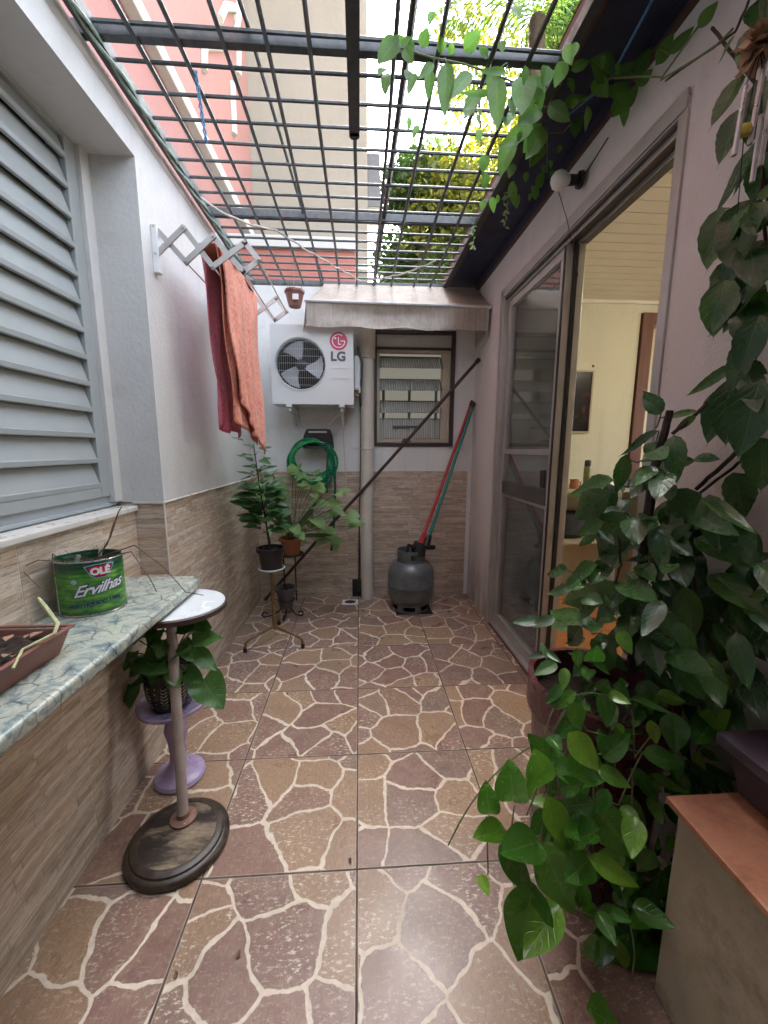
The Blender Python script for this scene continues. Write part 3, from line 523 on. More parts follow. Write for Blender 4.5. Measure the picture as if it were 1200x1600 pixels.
for k in range(22):
    a = k*2.399; el = rr.uniform(-.3, 1.0); L = rr.uniform(1.5, 2.2); c0 = Vector((2.75, 7.0, 7.7)); prev = None
    for i in range(34):
        t_ = i/33; rr_ = L*math.sin(t_*1.3)/math.sin(1.3); p = c0+Vector((math.cos(a)*rr_*math.cos(el*.6), math.sin(a)*rr_*math.cos(el*.6), el*L*t_-1.1*t_*t_*L*.6))
        if prev is not None:
            d = (p-prev).normalized(); s_ = d.cross(Vector((0, 0, 1))).normalized(); m.cur = rr.random()
            for sg in (1, -1):
                e = p+(s_*sg*.8+d*.6+Vector((0, 0, -.35))).normalized()*.55*math.sin(math.pi*min(1, t_*.85+.15))
                m.add([p, p+(e-p)*.5+d*.016, e, p+(e-p)*.5-d*.016], [(0, 1, 2, 3)], [(0, .5), (.5, 1), (1, .5), (.5, 0)])
            m.add([prev, p, p+Vector((0, 0, .012)), prev+Vector((0, 0, .012))], [(0, 1, 2, 3)], [(0, 0)]*4)
        prev = p
m.build('fronds', M['treeA'], pl)

# ------------------------------------------------------------------ drying rack + towel
rk = empty('drying_rack', (XL, 1.8, 2.05), 'white folding accordion drying rack fixed to the left wall', 'clothes rack')
def flatbar(mm, a, b, y, w=.0105, th=.007):
    a = Vector(a); b = Vector(b); d = (b-a).normalized(); s_ = Vector((-d.z, 0, d.x))*w; e = Vector((0, th, 0)); a = a-d*.008; b = b+d*.008
    A = [Vector((a.x, y, a.z)), Vector((b.x, y, b.z))]; vs = [A[0]-s_, A[0]+s_, A[1]+s_, A[1]-s_]
    mm.add(vs+[v+e for v in vs], [(0, 1, 2, 3), (7, 6, 5, 4), (0, 4, 5, 1), (1, 5, 6, 2), (2, 6, 7, 3), (3, 7, 4, 0)])
nodes = {}
for y in (1.80, 2.42):
    dz = -.01 if y > 2 else 0
    top = [(-.808, 2.105), (-.696, 2.106), (-.582, 2.079), (-.456, 2.060)]; bot = [(-.808, 2.005), (-.695, 1.981), (-.589, 1.966), (-.470, 1.951)]
    if y > 2: top = [(x, z+.005) for x, z in top]
    m = MB(); m.box(-.82, -.797, y-.012, y+.018, 1.935, 2.115); m.build('wall_bracket', M['whitep'], rk, bevel=.002)
    m = MB(); 
    for i in range(3):
        flatbar(m, (top[i][0], 0, top[i][1]), (bot[i+1][0], 0, bot[i+1][1]), y); flatbar(m, (bot[i][0], 0, bot[i][1]), (top[i+1][0], 0, top[i+1][1]), y-.007)
    flatbar(m, (top[3][0], 0, top[3][1]), (-.405, 0, 1.998), y-.007); flatbar(m, (bot[3][0], 0, bot[3][1]), (-.405, 0, 1.998), y)
    m.build('scissor_arm', M['alu'], rk)
    for p in top+bot+[(-.405, 1.998)]: m = MB(); m.lathe([(0, -.004), (.005, -.004), (.005, .003), (0, .003)], (p[0], y-.011, p[1]), 10, rot=Matrix.Rotation(R(90), 3, 'X')); m.build('rivet', M['alu'], rk)
for x, z in ((-.695, 1.981), (-.589, 1.966), (-.582, 2.079), (-.470, 1.951), (-.405, 1.998)):
    m = MB(); m.tube([(x, 1.80, z), (x, 2.43, z)], .0035, 6); m.build('rod', M['whitep'], rk, smooth=True)
# towel folded over two rods
def cloth(name, mat, fn, nu, nv, th=.006):
    m = MB(); vs = [fn(i/nu, j/nv) for i in range(nu+1) for j in range(nv+1)]
    m.add(vs, [(i*(nv+1)+j, (i+1)*(nv+1)+j, (i+1)*(nv+1)+j+1, i*(nv+1)+j+1) for i in range(nu) for j in range(nv)])
    return m
tw = empty('bath_towel', (-.6, 2.1, 2.0), 'coral orange terry towel with a pink underside hanging folded on the drying rack', 'towel')
def drape(xw, ya, yb, z1a, z1b, ztop, amp, ph, side=1, waves=3.3):
    def f(u, v):   # u along y, v from top to bottom
        y = ya+(yb-ya)*u; zb = z1a+(z1b-z1a)*u + .012*math.sin(u*9+ph)
        z = ztop(u)-(ztop(u)-zb)*v
        x = xw+amp*(.25+v)*math.sin(u*2*math.pi*waves+ph+v*.8)+.006*math.sin(v*9+u*14)+side*.03*v
        y += .03*v*math.sin(u*6+ph) - (u-.5)*.10*v
        return Vector((x, y, z))
    return f
zt = lambda u: 2.083-.004*math.sin(u*3.14)
m = cloth('t', None, drape(-.578, 1.845, 2.42, 1.47, 1.20, zt, .007, .4, 1, 4.3), 60, 40)
m.add([], []); o = m.build('outer_fold', M['coral'], tw, smooth=True); q = o.modifiers.new('s', 'SOLIDIFY'); q.thickness = .006
m = cloth('t', None, drape(-.668, 1.87, 2.30, 1.33, 1.30, zt, .010, 1.7, .6, 2.3), 50, 40); o = m.build('pink_lining', M['towelpink'], tw, smooth=True); q = o.modifiers.new('s', 'SOLIDIFY'); q.thickness = .005
m = cloth('t', None, drape(-.596, 1.86, 2.30, 1.38, 1.26, zt, .008, 2.9, .95, 2.8), 50, 40); o = m.build('inner_fold', M['coral'], tw, smooth=True); q = o.modifiers.new('s', 'SOLIDIFY'); q.thickness = .005
def saddle(u, v): 
    a = math.pi*v; y = 1.875+.54*u; return Vector((-.622+.055*math.cos(a), y, 2.08+.014*math.sin(a)))
m = cloth('t', None, saddle, 20, 10); o = m.build('top_fold', M['coral'], tw, smooth=True); q = o.modifiers.new('s', 'SOLIDIFY'); q.thickness = .005

# ------------------------------------------------------------------ text helper
def textmesh(s_, size, ex=.001, off=0, shear=0, sp=1):
    cu = bpy.data.curves.new('t', 'FONT'); cu.body = s_; cu.size = size; cu.extrude = ex; cu.offset = off; cu.shear = shear; cu.align_x = 'CENTER'; cu.align_y = 'CENTER'; cu.space_character = sp; cu.resolution_u = 4
    ob = bpy.data.objects.new('t', cu); scn.collection.objects.link(ob); dg = bpy.context.evaluated_depsgraph_get()
    me = bpy.data.meshes.new_from_object(ob.evaluated_get(dg)); vs = [v.co.copy() for v in me.vertices]; fs = [tuple(p.vertices) for p in me.polygons]
    bpy.data.objects.remove(ob); bpy.data.curves.remove(cu); bpy.data.meshes.remove(me); return vs, fs

# ------------------------------------------------------------------ air conditioner
ac = empty('air_conditioner', (-.32, 2.95, 1.55), 'white outdoor air conditioning unit bracketed to the back wall', 'air conditioner')
ax0, ax1, az0, az1, ay = -.606, -.035, 1.545, 2.075, 2.93
cx, cz, cr = -.405, 1.818, .172
m = MB(); m.box(ax0, ax0+.004, ay+.006, ay+.235, az0, az1); m.box(ax1-.004, ax1, ay+.006, ay+.235, az0, az1); m.box(ax0+.004, ax1-.004, ay+.006, ay+.235, az0, az0+.004); m.box(ax0+.004, ax1-.004, ay+.006, ay+.235, az1-.004, az1); m.box(ax0+.004, ax1-.004, ay+.23, ay+.235, az0+.004, az1-.004); m.build('casing', M['ac'], ac)
# front plate with a round opening
m = MB(); N = 64; inner = []; outer = []
for k in range(N):
    a = 2*math.pi*k/N+math.pi/N; c_, s_ = math.cos(a), math.sin(a); inner.append((cx+cr*c_, cz+cr*s_))
    tx = ((ax1-cx)/c_ if c_ > 0 else (ax0-cx)/c_) if abs(c_) > 1e-6 else 9; tz = ((az1-cz)/s_ if s_ > 0 else (az0-cz)/s_) if abs(s_) > 1e-6 else 9; tt = min(tx, tz); outer.append((cx+tt*c_, cz+tt*s_))
for P_ in ((ax0, az0), (ax0, az1), (ax1, az0), (ax1, az1)):
    i = min(range(N), key=lambda i: (outer[i][0]-P_[0])**2+(outer[i][1]-P_[1])**2); outer[i] = P_
vs = [(x, ay, z) for x, z in inner]+[(x, ay, z) for x, z in outer]+[(x, ay+.005, z) for x, z in outer]+[(cx+(x-cx)*.97, ay+.03, cz+(z-cz)*.97) for x, z in inner]
fs = []
for k in range(N):
    j = (k+1) % N; fs += [(k, j, N+j, N+k), (N+k, N+j, 2*N+j, 2*N+k), (3*N+k, 3*N+j, j, k)]
m.add(vs, fs)
for k in range(2): zz = 1.79-k*.068; m.box(-.185, -.075, ay-.003, ay-.0003, zz, zz+.0035)
m.build('front_panel', M['ac'], ac)
m = MB(); m.lathe([(0, 0), (cr*.98, 0)], (cx, ay+.12, cz), 40, rot=Matrix.Rotation(R(90), 3, 'X')); m.lathe([(cr*.97, 0), (cr*.98, -.12)], (cx, ay+.028, cz), 40, rot=Matrix.Rotation(R(90), 3, 'X'), cap=False); m.build('fan_duct', M['acdark'], ac)
m = MB(); m.lathe([(0, .012), (.02, .012), (.036, .0), (.038, -.02), (0, -.02)], (cx, ay+.03, cz), 24, rot=Matrix.Rotation(R(90), 3, 'X')); m.build('fan_hub', M['acdark'], ac, smooth=True)
for k in range(3):
    m = MB(); a0 = R(100+k*120); vs = []; nr, na = 6, 8
    for i in range(nr+1):
        for j in range(na+1):
            r_ = .034+(.155-.034)*i/nr; a = a0+R(62)*(j/na-.5)*(1-.25*(1-i/nr))+.25*i/nr; vs.append((cx+r_*math.cos(a), ay+.030+.03*(j/na), cz+r_*math.sin(a)))
    m.add(vs, [(i*(na+1)+j, (i+1)*(na+1)+j, (i+1)*(na+1)+j+1, i*(na+1)+j+1) for i in range(nr) for j in range(na)]); m.build('fan_blade', M['fan'], ac, smooth=True)
m = MB()
for k in range(-12, 13):
    x = k*.0142; h = math.sqrt(max(0, (cr+.004)**2-x*x)); b_ = .010*(1-(x/cr)**2)
    m.tube([(cx+x, ay-.006, cz-h), (cx+x, ay-.006-b_, cz-h*.6), (cx+x, ay-.006-b_*1.2, cz), (cx+x, ay-.006-b_, cz+h*.6), (cx+x, ay-.006, cz+h)], .0007, 4, False)
for k in range(-3, 4):
    z = k*.048; h = math.sqrt(max(0, (cr+.004)**2-z*z)); b_ = .010*(1-(z/cr)**2); m.tube([(cx-h, ay-.005, cz+z), (cx-h*.6, ay-.008-b_, cz+z), (cx, ay-.008-b_*1.2, cz+z), (cx+h*.6, ay-.008-b_, cz+z), (cx+h, ay-.005, cz+z)], .0012, 4, False)
for r_ in (cr+.005,): m.tube([(cx+r_*math.cos(k*math.pi/24), ay-.007-(.012 if r_ < .1 else 0), cz+r_*math.sin(k*math.pi/24)) for k in range(49)], .0024, 5, False)
m.build('fan_guard', M['wire'], ac, smooth=True)
# logo: disc with L, G arc and dot, then letters
lx, lz = -.137, 1.973
m = MB(); m.lathe([(0, .0012), (.061, .0012), (.061, 0)], (lx, ay-.0004, lz), 48, rot=Matrix.Rotation(R(90), 3, 'X')); m.build('badge', M['magenta'], ac)
m = MB(); y = ay-.0026
def flat(mm, pts, y, th=.0006): 
    n = len(pts); mm.add([(x, y, z) for x, z in pts]+[(x, y+th, z) for x, z in pts], [tuple(range(n)), tuple(range(2*n-1, n-1, -1))]+[(i, n+i, n+(i+1) % n, (i+1) % n) for i in range(n)])
A = [R(52+i*(308)/44) for i in range(45)]
for i in range(44):
    a, b = A[i], A[i+1]; flat(m, [(lx+.046*math.cos(a), lz+.046*math.sin(a)), (lx+.046*math.cos(b), lz+.046*math.sin(b)), (lx+.040*math.cos(b), lz+.040*math.sin(b)), (lx+.040*math.cos(a), lz+.040*math.sin(a))], y)
flat(m, [(lx+.013, lz-.003), (lx+.045, lz-.003), (lx+.045, lz+.003), (lx+.013, lz+.003)], y-.0002)
flat(m, [(lx-.004, lz+.026), (lx+.002, lz+.026), (lx+.002, lz-.018), (lx-.004, lz-.018)], y); flat(m, [(lx-.004, lz-.018), (lx+.018, lz-.018), (lx+.018, lz-.024), (lx-.004, lz-.024)], y-.0002)
flat(m, [(lx-.022+.007*math.cos(k*.628), lz+.018+.007*math.sin(k*.628)) for k in range(10)], y); m.build('badge_mark', M['whitep'], ac)
vs, fs = textmesh('LG', .085, .0008, .0036, 0, 1.05); m = MB(); m.add([(v.x-.142, ay-.0012-v.z, v.y+1.868) for v in vs], fs); m.build('lettering', M['greyp'], ac)
for x in (-.49, -.12):
    m = MB(); m.box(x-.02, x+.02, ay-.02, YB, az0-.022, az0-.002); m.box(x-.02, x+.02, YB-.02, YB-.001, az0-.16, az0-.024); m.tube([(x, ay+.02, az0-.025), (x, YB-.01, az0-.13)], .012, 6); m.box(x-.012, x+.012, ay+.0, ay+.03, az0-.05, az0-.024); m.build('wall_bracket', M['wire'], ac, bevel=.002)
m = MB(); m.box(ax1+.0005, ax1+.05, ay+.10, ay+.19, az0+.09, az0+.36); m.build('valve_cover', M['ac'], ac, bevel=.015, seg=3)
m = MB(); m.tube([(ax1+.03, ay+.10, 1.96), (ax1+.06, ay+.09, 1.85), (ax1+.058, ay+.10, 1.74), (ax1+.04, ay+.12, 1.66), (ax1+.055, YB-.02, 1.5), (ax1+.05, YB-.015, 1.15), (.0, YB-.018, .55), (-.01, YB-.018, .05)], .009, 7); m.build('line_set', M['aludark'], ac, smooth=True)
m = MB(); m.tube([(ax1+.005, ay+.09, 1.66), (ax1+.035, ay+.085, 1.655)], .011, 8); m.tube([(ax1+.005, ay+.09, 1.62), (ax1+.035, ay+.085, 1.615)], .009, 8); m.build('valve', M['brass'], ac, smooth=True)
m = MB(); m.tube([(-.12, ay+.03, az0-.05)]+wobbly((-.118, ay+.04, 1.45), (-.105, YB-.03, .86), 8, .002, 0, 2), .0028, 5); m.tube([(-.105, YB-.03, .875), (-.105, YB-.03, .84)], .006, 6)
m.tube(wobbly((-.49, ay+.02, az0-.04), (-.42, 3.13, 1.39), 5, .002, 0, 2), .0016, 5); m.tube(wobbly((-.12, ay+.03, az0-.04), (-.25, 3.13, 1.39), 5, .002, 0, 2), .0016, 5)
tag(m.build('pull_string', M['cord'], smooth=True), 'thin white string hanging from the air conditioner bracket', 'string')

# ------------------------------------------------------------------ awning
aw = empty('awning', (.3, YB, 2.3), 'dirty white vinyl awning with a sagging valance over the back window', 'awning')
def awt(u, v): x = -.25+(.93-(-.25))*u; x = (x if v == 0 else (-.25+1.165*u)*(1-v)+(-.347+1.262*u)*v); return Vector((min(x, .915), YB-.002-(.358*v), 2.452-.245*v-.012*math.sin(v*3.14)*(1+.3*math.sin(u*9))))
m = cloth('t', None, awt, 24, 6); m.build('top_sheet', M['canvastop'], aw, smooth=True)
def awv(u, v): 
    x = -.347+1.235*u; sag = math.sin(math.pi*min(1, u*1.15))**2; return Vector((x, 2.866+.045*sag*abs(math.sin(v*3.0))**1.5*(1-.4*v)-.006*math.sin(u*26)*v-.03*sag*v*v, 2.205-(.155+.012*math.sin(u*3)+.006*math.sin(u*21))*v))
m = cloth('t', None, awv, 60, 10); m.build('valance', M['canvas'], aw, smooth=True)
m = MB(); m.add([(-.347, 2.872, 2.203), (-.25, YB, 2.44), (-.28, YB, 2.02), (-.40, 3.05, 2.03), (-.37, 2.88, 2.045)], [(0, 1, 2, 3, 4)]); m.build('side_flap', M['canvas'], aw); m = MB(); m.add([(.895, 2.872, 2.203), (.912, YB, 2.44), (.912, YB, 2.02), (.892, 2.885, 2.035)], [(0, 1, 2, 3)]); m.build('side_flap', M['canvas'], aw)
m = MB(); m.tube([(-.355, 2.862, 2.208), (.915, 2.862, 2.196)], .010, 8); m.tube([(.895, 2.87, 2.2), (.895, 2.885, 2.03), (.905, YB-.01, 1.93)], .007, 6); m.tube([(-.345, 2.87, 2.2), (-.33, YB-.01, 2.0)], .006, 6); m.build('frame_rod', M['wire'], aw, smooth=True)

# ------------------------------------------------------------------ back window
bwn = empty('louvre_window', (.43, YB, 1.7), 'brown framed window with four tilted fluted glass louvres in the back wall', 'window')
m = MB(); yy = YB-.014; bars_x = lambda mm, x0, x1, z0, z1, w_, y0, y1: (mm.box(x0, x0+w_, y0, y1, z0, z1), mm.box(x1-w_, x1, y0, y1, z0, z1), mm.box(x0+w_, x1-w_, y0+.001, y1, z0, z0+w_), mm.box(x0+w_, x1-w_, y0+.001, y1, z1-w_, z1))
bars_x(m, .113, .757, 1.253, 2.137, .03, yy, YB+.02); m.box(.143, .727, yy+.004, YB+.02, 1.995, 2.012); m.build('outer_frame', M['brown'], bwn, bevel=.003)
m = MB(); m.box(.1445, .7255, YB+.006, YB+.010, 2.0125, 2.1065); m.build('top_pane', M['frost'], bwn)
m = MB(); bars_x(m, .144, .726, 1.284, 1.994, .022, YB+.012, YB+.05); m.box(.655, .704, YB+.02, YB+.05, 1.306, 1.972); m.box(.166, .655, YB+.03, YB+.05, 1.306, 1.345); m.build('inner_frame', M['beige'], bwn, bevel=.002)
def fluted():
    t = NT('fluted_glass'); p = t.obj(); s = t.n('SeparateXYZ', Vector=p); wv = t.math('SINE', t.math('MULTIPLY', s.outputs[0], 330)); t.bump(wv, .9, .004)
    col = t.mix(t.mr(wv, -1, 1), (.46, .48, .46), (.76, .78, .74)); t.out(col, .3, Specular_IOR_Level=.8); tr = t.n('BsdfTransparent', Color=(.8, .83, .8)); mx = t.n('MixShader', Fac=.35)
    t.t.links.new(t.b.outputs[0], mx.inputs[1]); t.t.links.new(tr.outputs[0], mx.inputs[2]); t.t.links.new(mx.outputs[0], t.t.nodes['Material Output'].inputs[0]); return t.m
FG = fluted()
for z, an_ in ((1.905, 48), (1.735, 50), (1.565, 50), (1.395, 8)):
    m = MB(); h = .075; rot = Matrix.Rotation(R(-an_), 3, 'X'); m.box(.170, .652, YB+.032, YB+.038, z-h, z+h, rot); m.build('glass_louvre', FG, bwn)
    m = MB(); m.box(.167, .656, YB+.030, YB+.041, z+h, z+h+.008, rot, (.41, YB+.035, z)); m.box(.165, .170, YB+.028, YB+.042, z-h, z+h, rot, (.41, YB+.035, z)); m.box(.652, .657, YB+.028, YB+.042, z-h, z+h, rot, (.41, YB+.035, z)); m.build('louvre_clip', M['alub'], bwn)
m = MB(); m.box(.27, .50, YB+.012, YB+.024, 1.40, 1.418); m.box(.34, .42, YB+.0, YB+.014, 1.287, 1.30); m.box(.35, .40, YB-.01, YB+.006, 1.30, 1.315); m.build('crank_handle', M['aludark'], bwn, bevel=.003)
m = MB(); m.box(-.1, 1.0, YB+1.2, YB+1.25, .9, 2.4); m.box(-.15, -.1, YB+.16, YB+1.2, .9, 2.4); m.box(1.0, 1.05, YB+.16, YB+1.2, .9, 2.4); m.box(-.1, 1.0, YB+.16, YB+1.2, .85, .9); m.box(-.1, 1.0, YB+.16, YB+1.2, 2.4, 2.43); m.build('inner_room', M['beige'], bwn)
m = MB(); bars_x(m, .25, .85, 1.35, 1.95, .03, YB+1.17, YB+1.2); m.box(.53, .56, YB+1.175, YB+1.198, 1.38, 1.92); m.build('glow_panel_bars', M['whitep'], bwn)  # bars that make the added glow panel read as a window
m = MB(); m.box(.0, .95, YB+1.185, YB+1.19, 1.0, 2.35); t = NT('glow_panel_light'); t.out((.6, .56, .48), .5, Emission_Color=(.85, .82, .70, 1), Emission_Strength=.014); m.build('glow_panel', t.m, bwn)  # glowing panel added to brighten the room behind the louvres

# ------------------------------------------------------------------ downpipe, drain
dp = empty('downpipe', (.065, 3.17, 0), 'cream plastic downpipe running down the back wall beside the window', 'pipe')
m = MB(); m.tube([(.067, 3.165, 2.14), (.067, 3.165, 1.2), (.055, 3.165, .6), (.062, 3.16, .003)], .052, 24); m.build('pipe', M['pipe'], dp, smooth=True)
m = MB(); m.lathe([(.052, 1.905), (.060, 1.91), (.060, 1.985), (.062, 1.99), (.062, 2.12), (.055, 2.13)], (.067, 3.165, 0), 28); m.build('collar', M['pipe'], dp, smooth=True)
m = MB(); m.box(-.06, .0, YB-.016, YB-.009, 1.235, 1.24); m.tube([(.067+.055*math.cos(a*.3), 3.165+.055*math.sin(a*.3), 1.235) for a in range(22)], .004, 5); m.build('strap', M['wire'], dp)
m = MB(); m.box(-.065, .01, YB-.012, YB-.0085, .0, .15); tag(m.build('wall_hole', M['dark']), 'small dark notch in the tiles left of the downpipe foot', 'hole')
dr2 = empty('floor_drain', (-.08, 3.08, 0), 'square white floor drain with a dark oval mouth', 'drain')
m = MB(); m.box(-.145, -.015, 3.03, 3.135, .001, .006); m.build('plate', M['whitep'], dr2, bevel=.002)
m = MB(); m.lathe([(.045, .0065), (.045, .0076), (0, .0076)], (-.08, 3.083, 0), 24, 1, .75); m.build('mouth', M['blackp'], dr2)

# ------------------------------------------------------------------ hose and holder
hh = empty('hose_holder', (-.32, YB, 1.35), 'black plastic hose bracket screwed to the back wall', 'hose holder')
m = MB(); pr = [(-.435, 1.235), (-.195, 1.235), (-.205, 1.33), (-.225, 1.385), (-.40, 1.385), (-.425, 1.33)]
vs = [(x, y, z) for y in (3.13, 3.222) for x, z in pr]; n = 6; m.add(vs, [tuple(range(n)), tuple(range(n, 2*n))[::-1]]+[(i, n+i, n+(i+1) % n, (i+1) % n) for i in range(n)]); m.build('body', M['blackp'], hh, bevel=.01, seg=3)
m = MB(); m.box(-.385, -.245, 3.121, 3.1295, 1.352, 1.366); m.build('slot_edge', M['alu'], hh, bevel=.003)
m = MB(); m.box(-.40, -.23, 3.06, 3.13, 1.235, 1.25); m.build('ledge', M['blackp'], hh, bevel=.004)
m = MB(); rr = random.Random(2); pts = []
hx, hz = -.362, 1.135
for k in range(7*36):
    a = k*math.pi/18; lp_ = k/36; jr = .148+.016*math.sin(lp_*2.3)+.010*math.sin(a+lp_*1.7); ox = .018*math.sin(lp_*1.9); oz = .018*math.cos(lp_*2.7)
    pts.append((hx+ox+jr*1.08*math.cos(a+1.2), 3.10+.035*math.sin(lp_*1.3+a*.5), hz+oz+jr*math.sin(a+1.2)))
m.tube(pts, .0095, 7)
hs_ = empty('garden_hose', (hx, 3.1, hz), 'coiled green garden hose hung on the back wall', 'hose'); m.build('coil', M['hose'], hs_, smooth=True)
m = MB(); m.tube([(-.29, 3.07, 1.26), (-.25, 3.055, 1.275), (-.235, 3.055, 1.2), (-.245, 3.06, 1.05), (-.25, 3.06, .9)], .0095, 7)
m.tube([(-.26, 3.08, 1.27), (-.215, 3.06, 1.26), (-.19, 3.06, 1.12), (-.185, 3.07, .95), (-.195, 3.09, .75), (-.21, 3.12, .58), (-.23, 3.15, .42)], .0095, 7)
m.tube([(hx+.06+.09*math.cos(a*.3), 3.06, 1.03+.09*math.sin(a*.3)) for a in range(13, 24)], .0095, 7); m.build('loose_end', M['hosed'], hs_, smooth=True)

# ------------------------------------------------------------------ sticks and brooms
sk = empty('long_stick', (-.75, 3.14, 0), 'long dark brown stick leaning diagonally across the back wall', 'pole')
a = Vector((.905, 3.09, 1.90)); b = Vector((-.77, 3.13, .02)); m = MB(); m.tube([b, b.lerp(a, .3)+Vector((0, 0, .008)), b.lerp(a, .6)+Vector((0, 0, -.004)), a], .0125, 10); m.build('shaft', M['stick'], sk, smooth=True)
m = MB(); m.tube([a-(a-b).normalized()*.03, a+(a-b).normalized()*.005], .0165, 10); m.build('cap', M['blackp'], sk, smooth=True)
def broom(nm, mat, top, bot, label, headmat):
    o = empty(nm, bot, label, 'squeegee', 'cleaning tools leaning behind the gas bottle'); top = Vector(top); bot = Vector(bot); d = (top-bot).normalized()
    m = MB(); m.tube([bot, top], .0125, 10); m.build('handle', mat, o, smooth=True)
    m = MB(); m.tube([top-d*.035, top+d*.01], .0145, 10); m.build('end_cap', M['stick'], o, smooth=True)
    m = MB(); m.tube([bot-d*.03, bot+d*.06], [.03, .017], 10); m.box(bot.x-.06, bot.x+.06, bot.y-.018, bot.y+.018, bot.z-.05, bot.z-.02); m.build('socket', headmat, o, bevel=.004)
broom('squeegee', M['red'], (.893, 3.195, 1.60), (.47, 2.90, .56), 'squeegee with a red handle, left of the pair by the gas bottle', M['red'])
broom('squeegee', M['teal'], (.905, 3.18, 1.585), (.505, 2.88, .54), 'squeegee with a teal green handle, right of the pair by the gas bottle', M['blackp'])

# ------------------------------------------------------------------ gas bottle
gb = empty('gas_bottle', (.39, 2.97, 0), 'grey steel cooking gas bottle standing by the back wall', 'gas cylinder')
gx, gy = .395, 2.955
m = MB(); m.lathe([(0, .05), (.10, .05), (.155, .075), (.176, .12), (.178, .195), (.181, .2), (.181, .208), (.178, .213), (.178, .29), (.168, .335), (.135, .375), (.09, .39), (0, .395)], (gx, gy, 0), 48); m.build('tank', M['gas'], gb, smooth=True)
m = MB(); N = 48
for k in range(N):
    a0, a1 = 2*math.pi*k/N, 2*math.pi*(k+1)/N
    if k % 8 < 5: zs = (0.003, .022), (.052, .075)
    else: zs = ((0.003, .075),)
    for z0, z1 in zs:
        p = [(gx+r_*math.cos(a), gy+r_*math.sin(a)) for r_ in (.140, .136) for a in (a0, a1)]; vs = [(x, y, z) for z in (z0, z1) for x, y in p]; m.add(vs, [(0, 1, 3, 2), (4, 6, 7, 5), (0, 4, 5, 1), (2, 3, 7, 6), (0, 2, 6, 4), (1, 5, 7, 3)])
m.build('foot_ring', M['gas'], gb)
m = MB()
for k in range(N):
    if k % 16 in (3, 4, 5, 6): zs = ((.385, .408), (.447, .468))
    else: zs = ((.385, .468),)
    a0, a1 = 2*math.pi*k/N, 2*math.pi*(k+1)/N
    for z0, z1 in zs:
        p = [(gx+r_*math.cos(a), gy+r_*math.sin(a)) for r_ in (.108, .104) for a in (a0, a1)]; vs = [(x, y, z) for z in (z0, z1) for x, y in p]; m.add(vs, [(0, 1, 3, 2), (4, 6, 7, 5), (0, 4, 5, 1), (2, 3, 7, 6), (0, 2, 6, 4), (1, 5, 7, 3)])
m.tube([(gx+.107*math.cos(k*.131), gy+.107*math.sin(k*.131), .469) for k in range(49)], .005, 6); m.build('collar', M['gas'], gb)
m = MB(); m.lathe([(.02, .39), (.018, .43), (.012, .44), (.012, .455), (0, .457)], (gx, gy, 0), 14); m.tube([(gx, gy, .44), (gx-.05, gy-.02, .445)], .008, 8); m.build('valve', M['brass'], gb, smooth=True)
m = MB(); m.box(.27, .55, 2.82, 3.1, .0012, .0032); tag(m.build('floor_mat', M['dark']), 'thin dark sheet under the gas bottle', 'mat')
cl = MB(); cl.lathe([(.05, .44), (.055, .50), (.035, .545), (0, .55)], (.445, 2.90, 0), 14); cl.tube([(.43, 2.88, .50), (.36, 2.86, .53), (.35, 2.87, .46)], .014, 7); tag(cl.build('black_cloth_bundle', M['dark'], smooth=True), 'black rag stuffed in the top ring of the gas bottle', 'rag')

# ------------------------------------------------------------------ pots and plants
def pot(name, c, z0, h, rb, rt_, mat, parent=None, label=None, cat='plant pot', group=None, soil=True, rim=.008, n=36):
    o = empty(name, (c[0], c[1], z0), label, cat, group) if parent is None else parent
    m = MB(); m.lathe([(0, z0), (rb, z0), (rb+.002, z0+.004), (rt_-.004, z0+h*.82), (rt_, z0+h*.83), (rt_+rim, z0+h*.84), (rt_+rim, z0+h), (rt_-.004, z0+h), (rt_-.008, z0+h*.84), (rt_-.012, z0+h*.7)], (c[0], c[1], 0), n); m.build('pot_body', mat, o, smooth=True)
    if soil:
        m = MB(); n_ = 20; vs = [(c[0], c[1], z0+h*.86)]
        for i in (1, 2, 3):
            for k in range(n_): a = 2*math.pi*k/n_; r_ = (rt_-.009)*i/3; vs.append((c[0]+r_*math.cos(a), c[1]+r_*math.sin(a), z0+h*.86+rnd.uniform(-.006, .006)))
        m.add(vs, [(0, 1+k, 1+(k+1) % n_) for k in range(n_)]+[(1+i*n_+k, 1+(i+1)*n_+k, 1+(i+1)*n_+(k+1) % n_, 1+i*n_+(k+1) % n_) for i in (0, 1) for k in range(n_)]); m.build('soil', M['soil'], o)
    return o
def arc(a, b, up=.1, n=6):
    a = Vector(a); b = Vector(b); return [a.lerp(b, i/n)+Vector((0, 0, up*math.sin(math.pi*i/n))) for i in range(n+1)]
# stand 1 : tripod with black pot
s1 = empty('plant_stand', (-.55, 2.45, 0), 'brass tripod plant stand with a tall single pole by the left wall', 'plant stand')
sc_ = Vector((-.553, 2.45, 0)); m = MB(); m.tube([(sc_.x, sc_.y, .09), (sc_.x, sc_.y, .48)], .0115, 10); m.build('pole', M['brass'], s1, smooth=True)
for tx, ty in ((-.706, 2.32), (-.36, 2.352), (-.575, 2.70)):
    m = MB(); d = Vector((tx, ty, 0))-Vector((sc_.x, sc_.y, 0)); m.tube([sc_+Vector((0, 0, .105)), sc_+d*.5+Vector((0, 0, .085)), sc_+d*.88+Vector((0, 0, .068)), sc_+d*.97+Vector((0, 0, .055)), sc_+d+Vector((0, 0, .02))], .0085, 8); lg = m.build('leg', M['brass'], s1, smooth=True)
    m = MB(); m.tube([sc_+d+Vector((0, 0, .001)), sc_+d+Vector((0, 0, .028))], .012, 8); m.build('rubber_foot', M['blackp'], lg)
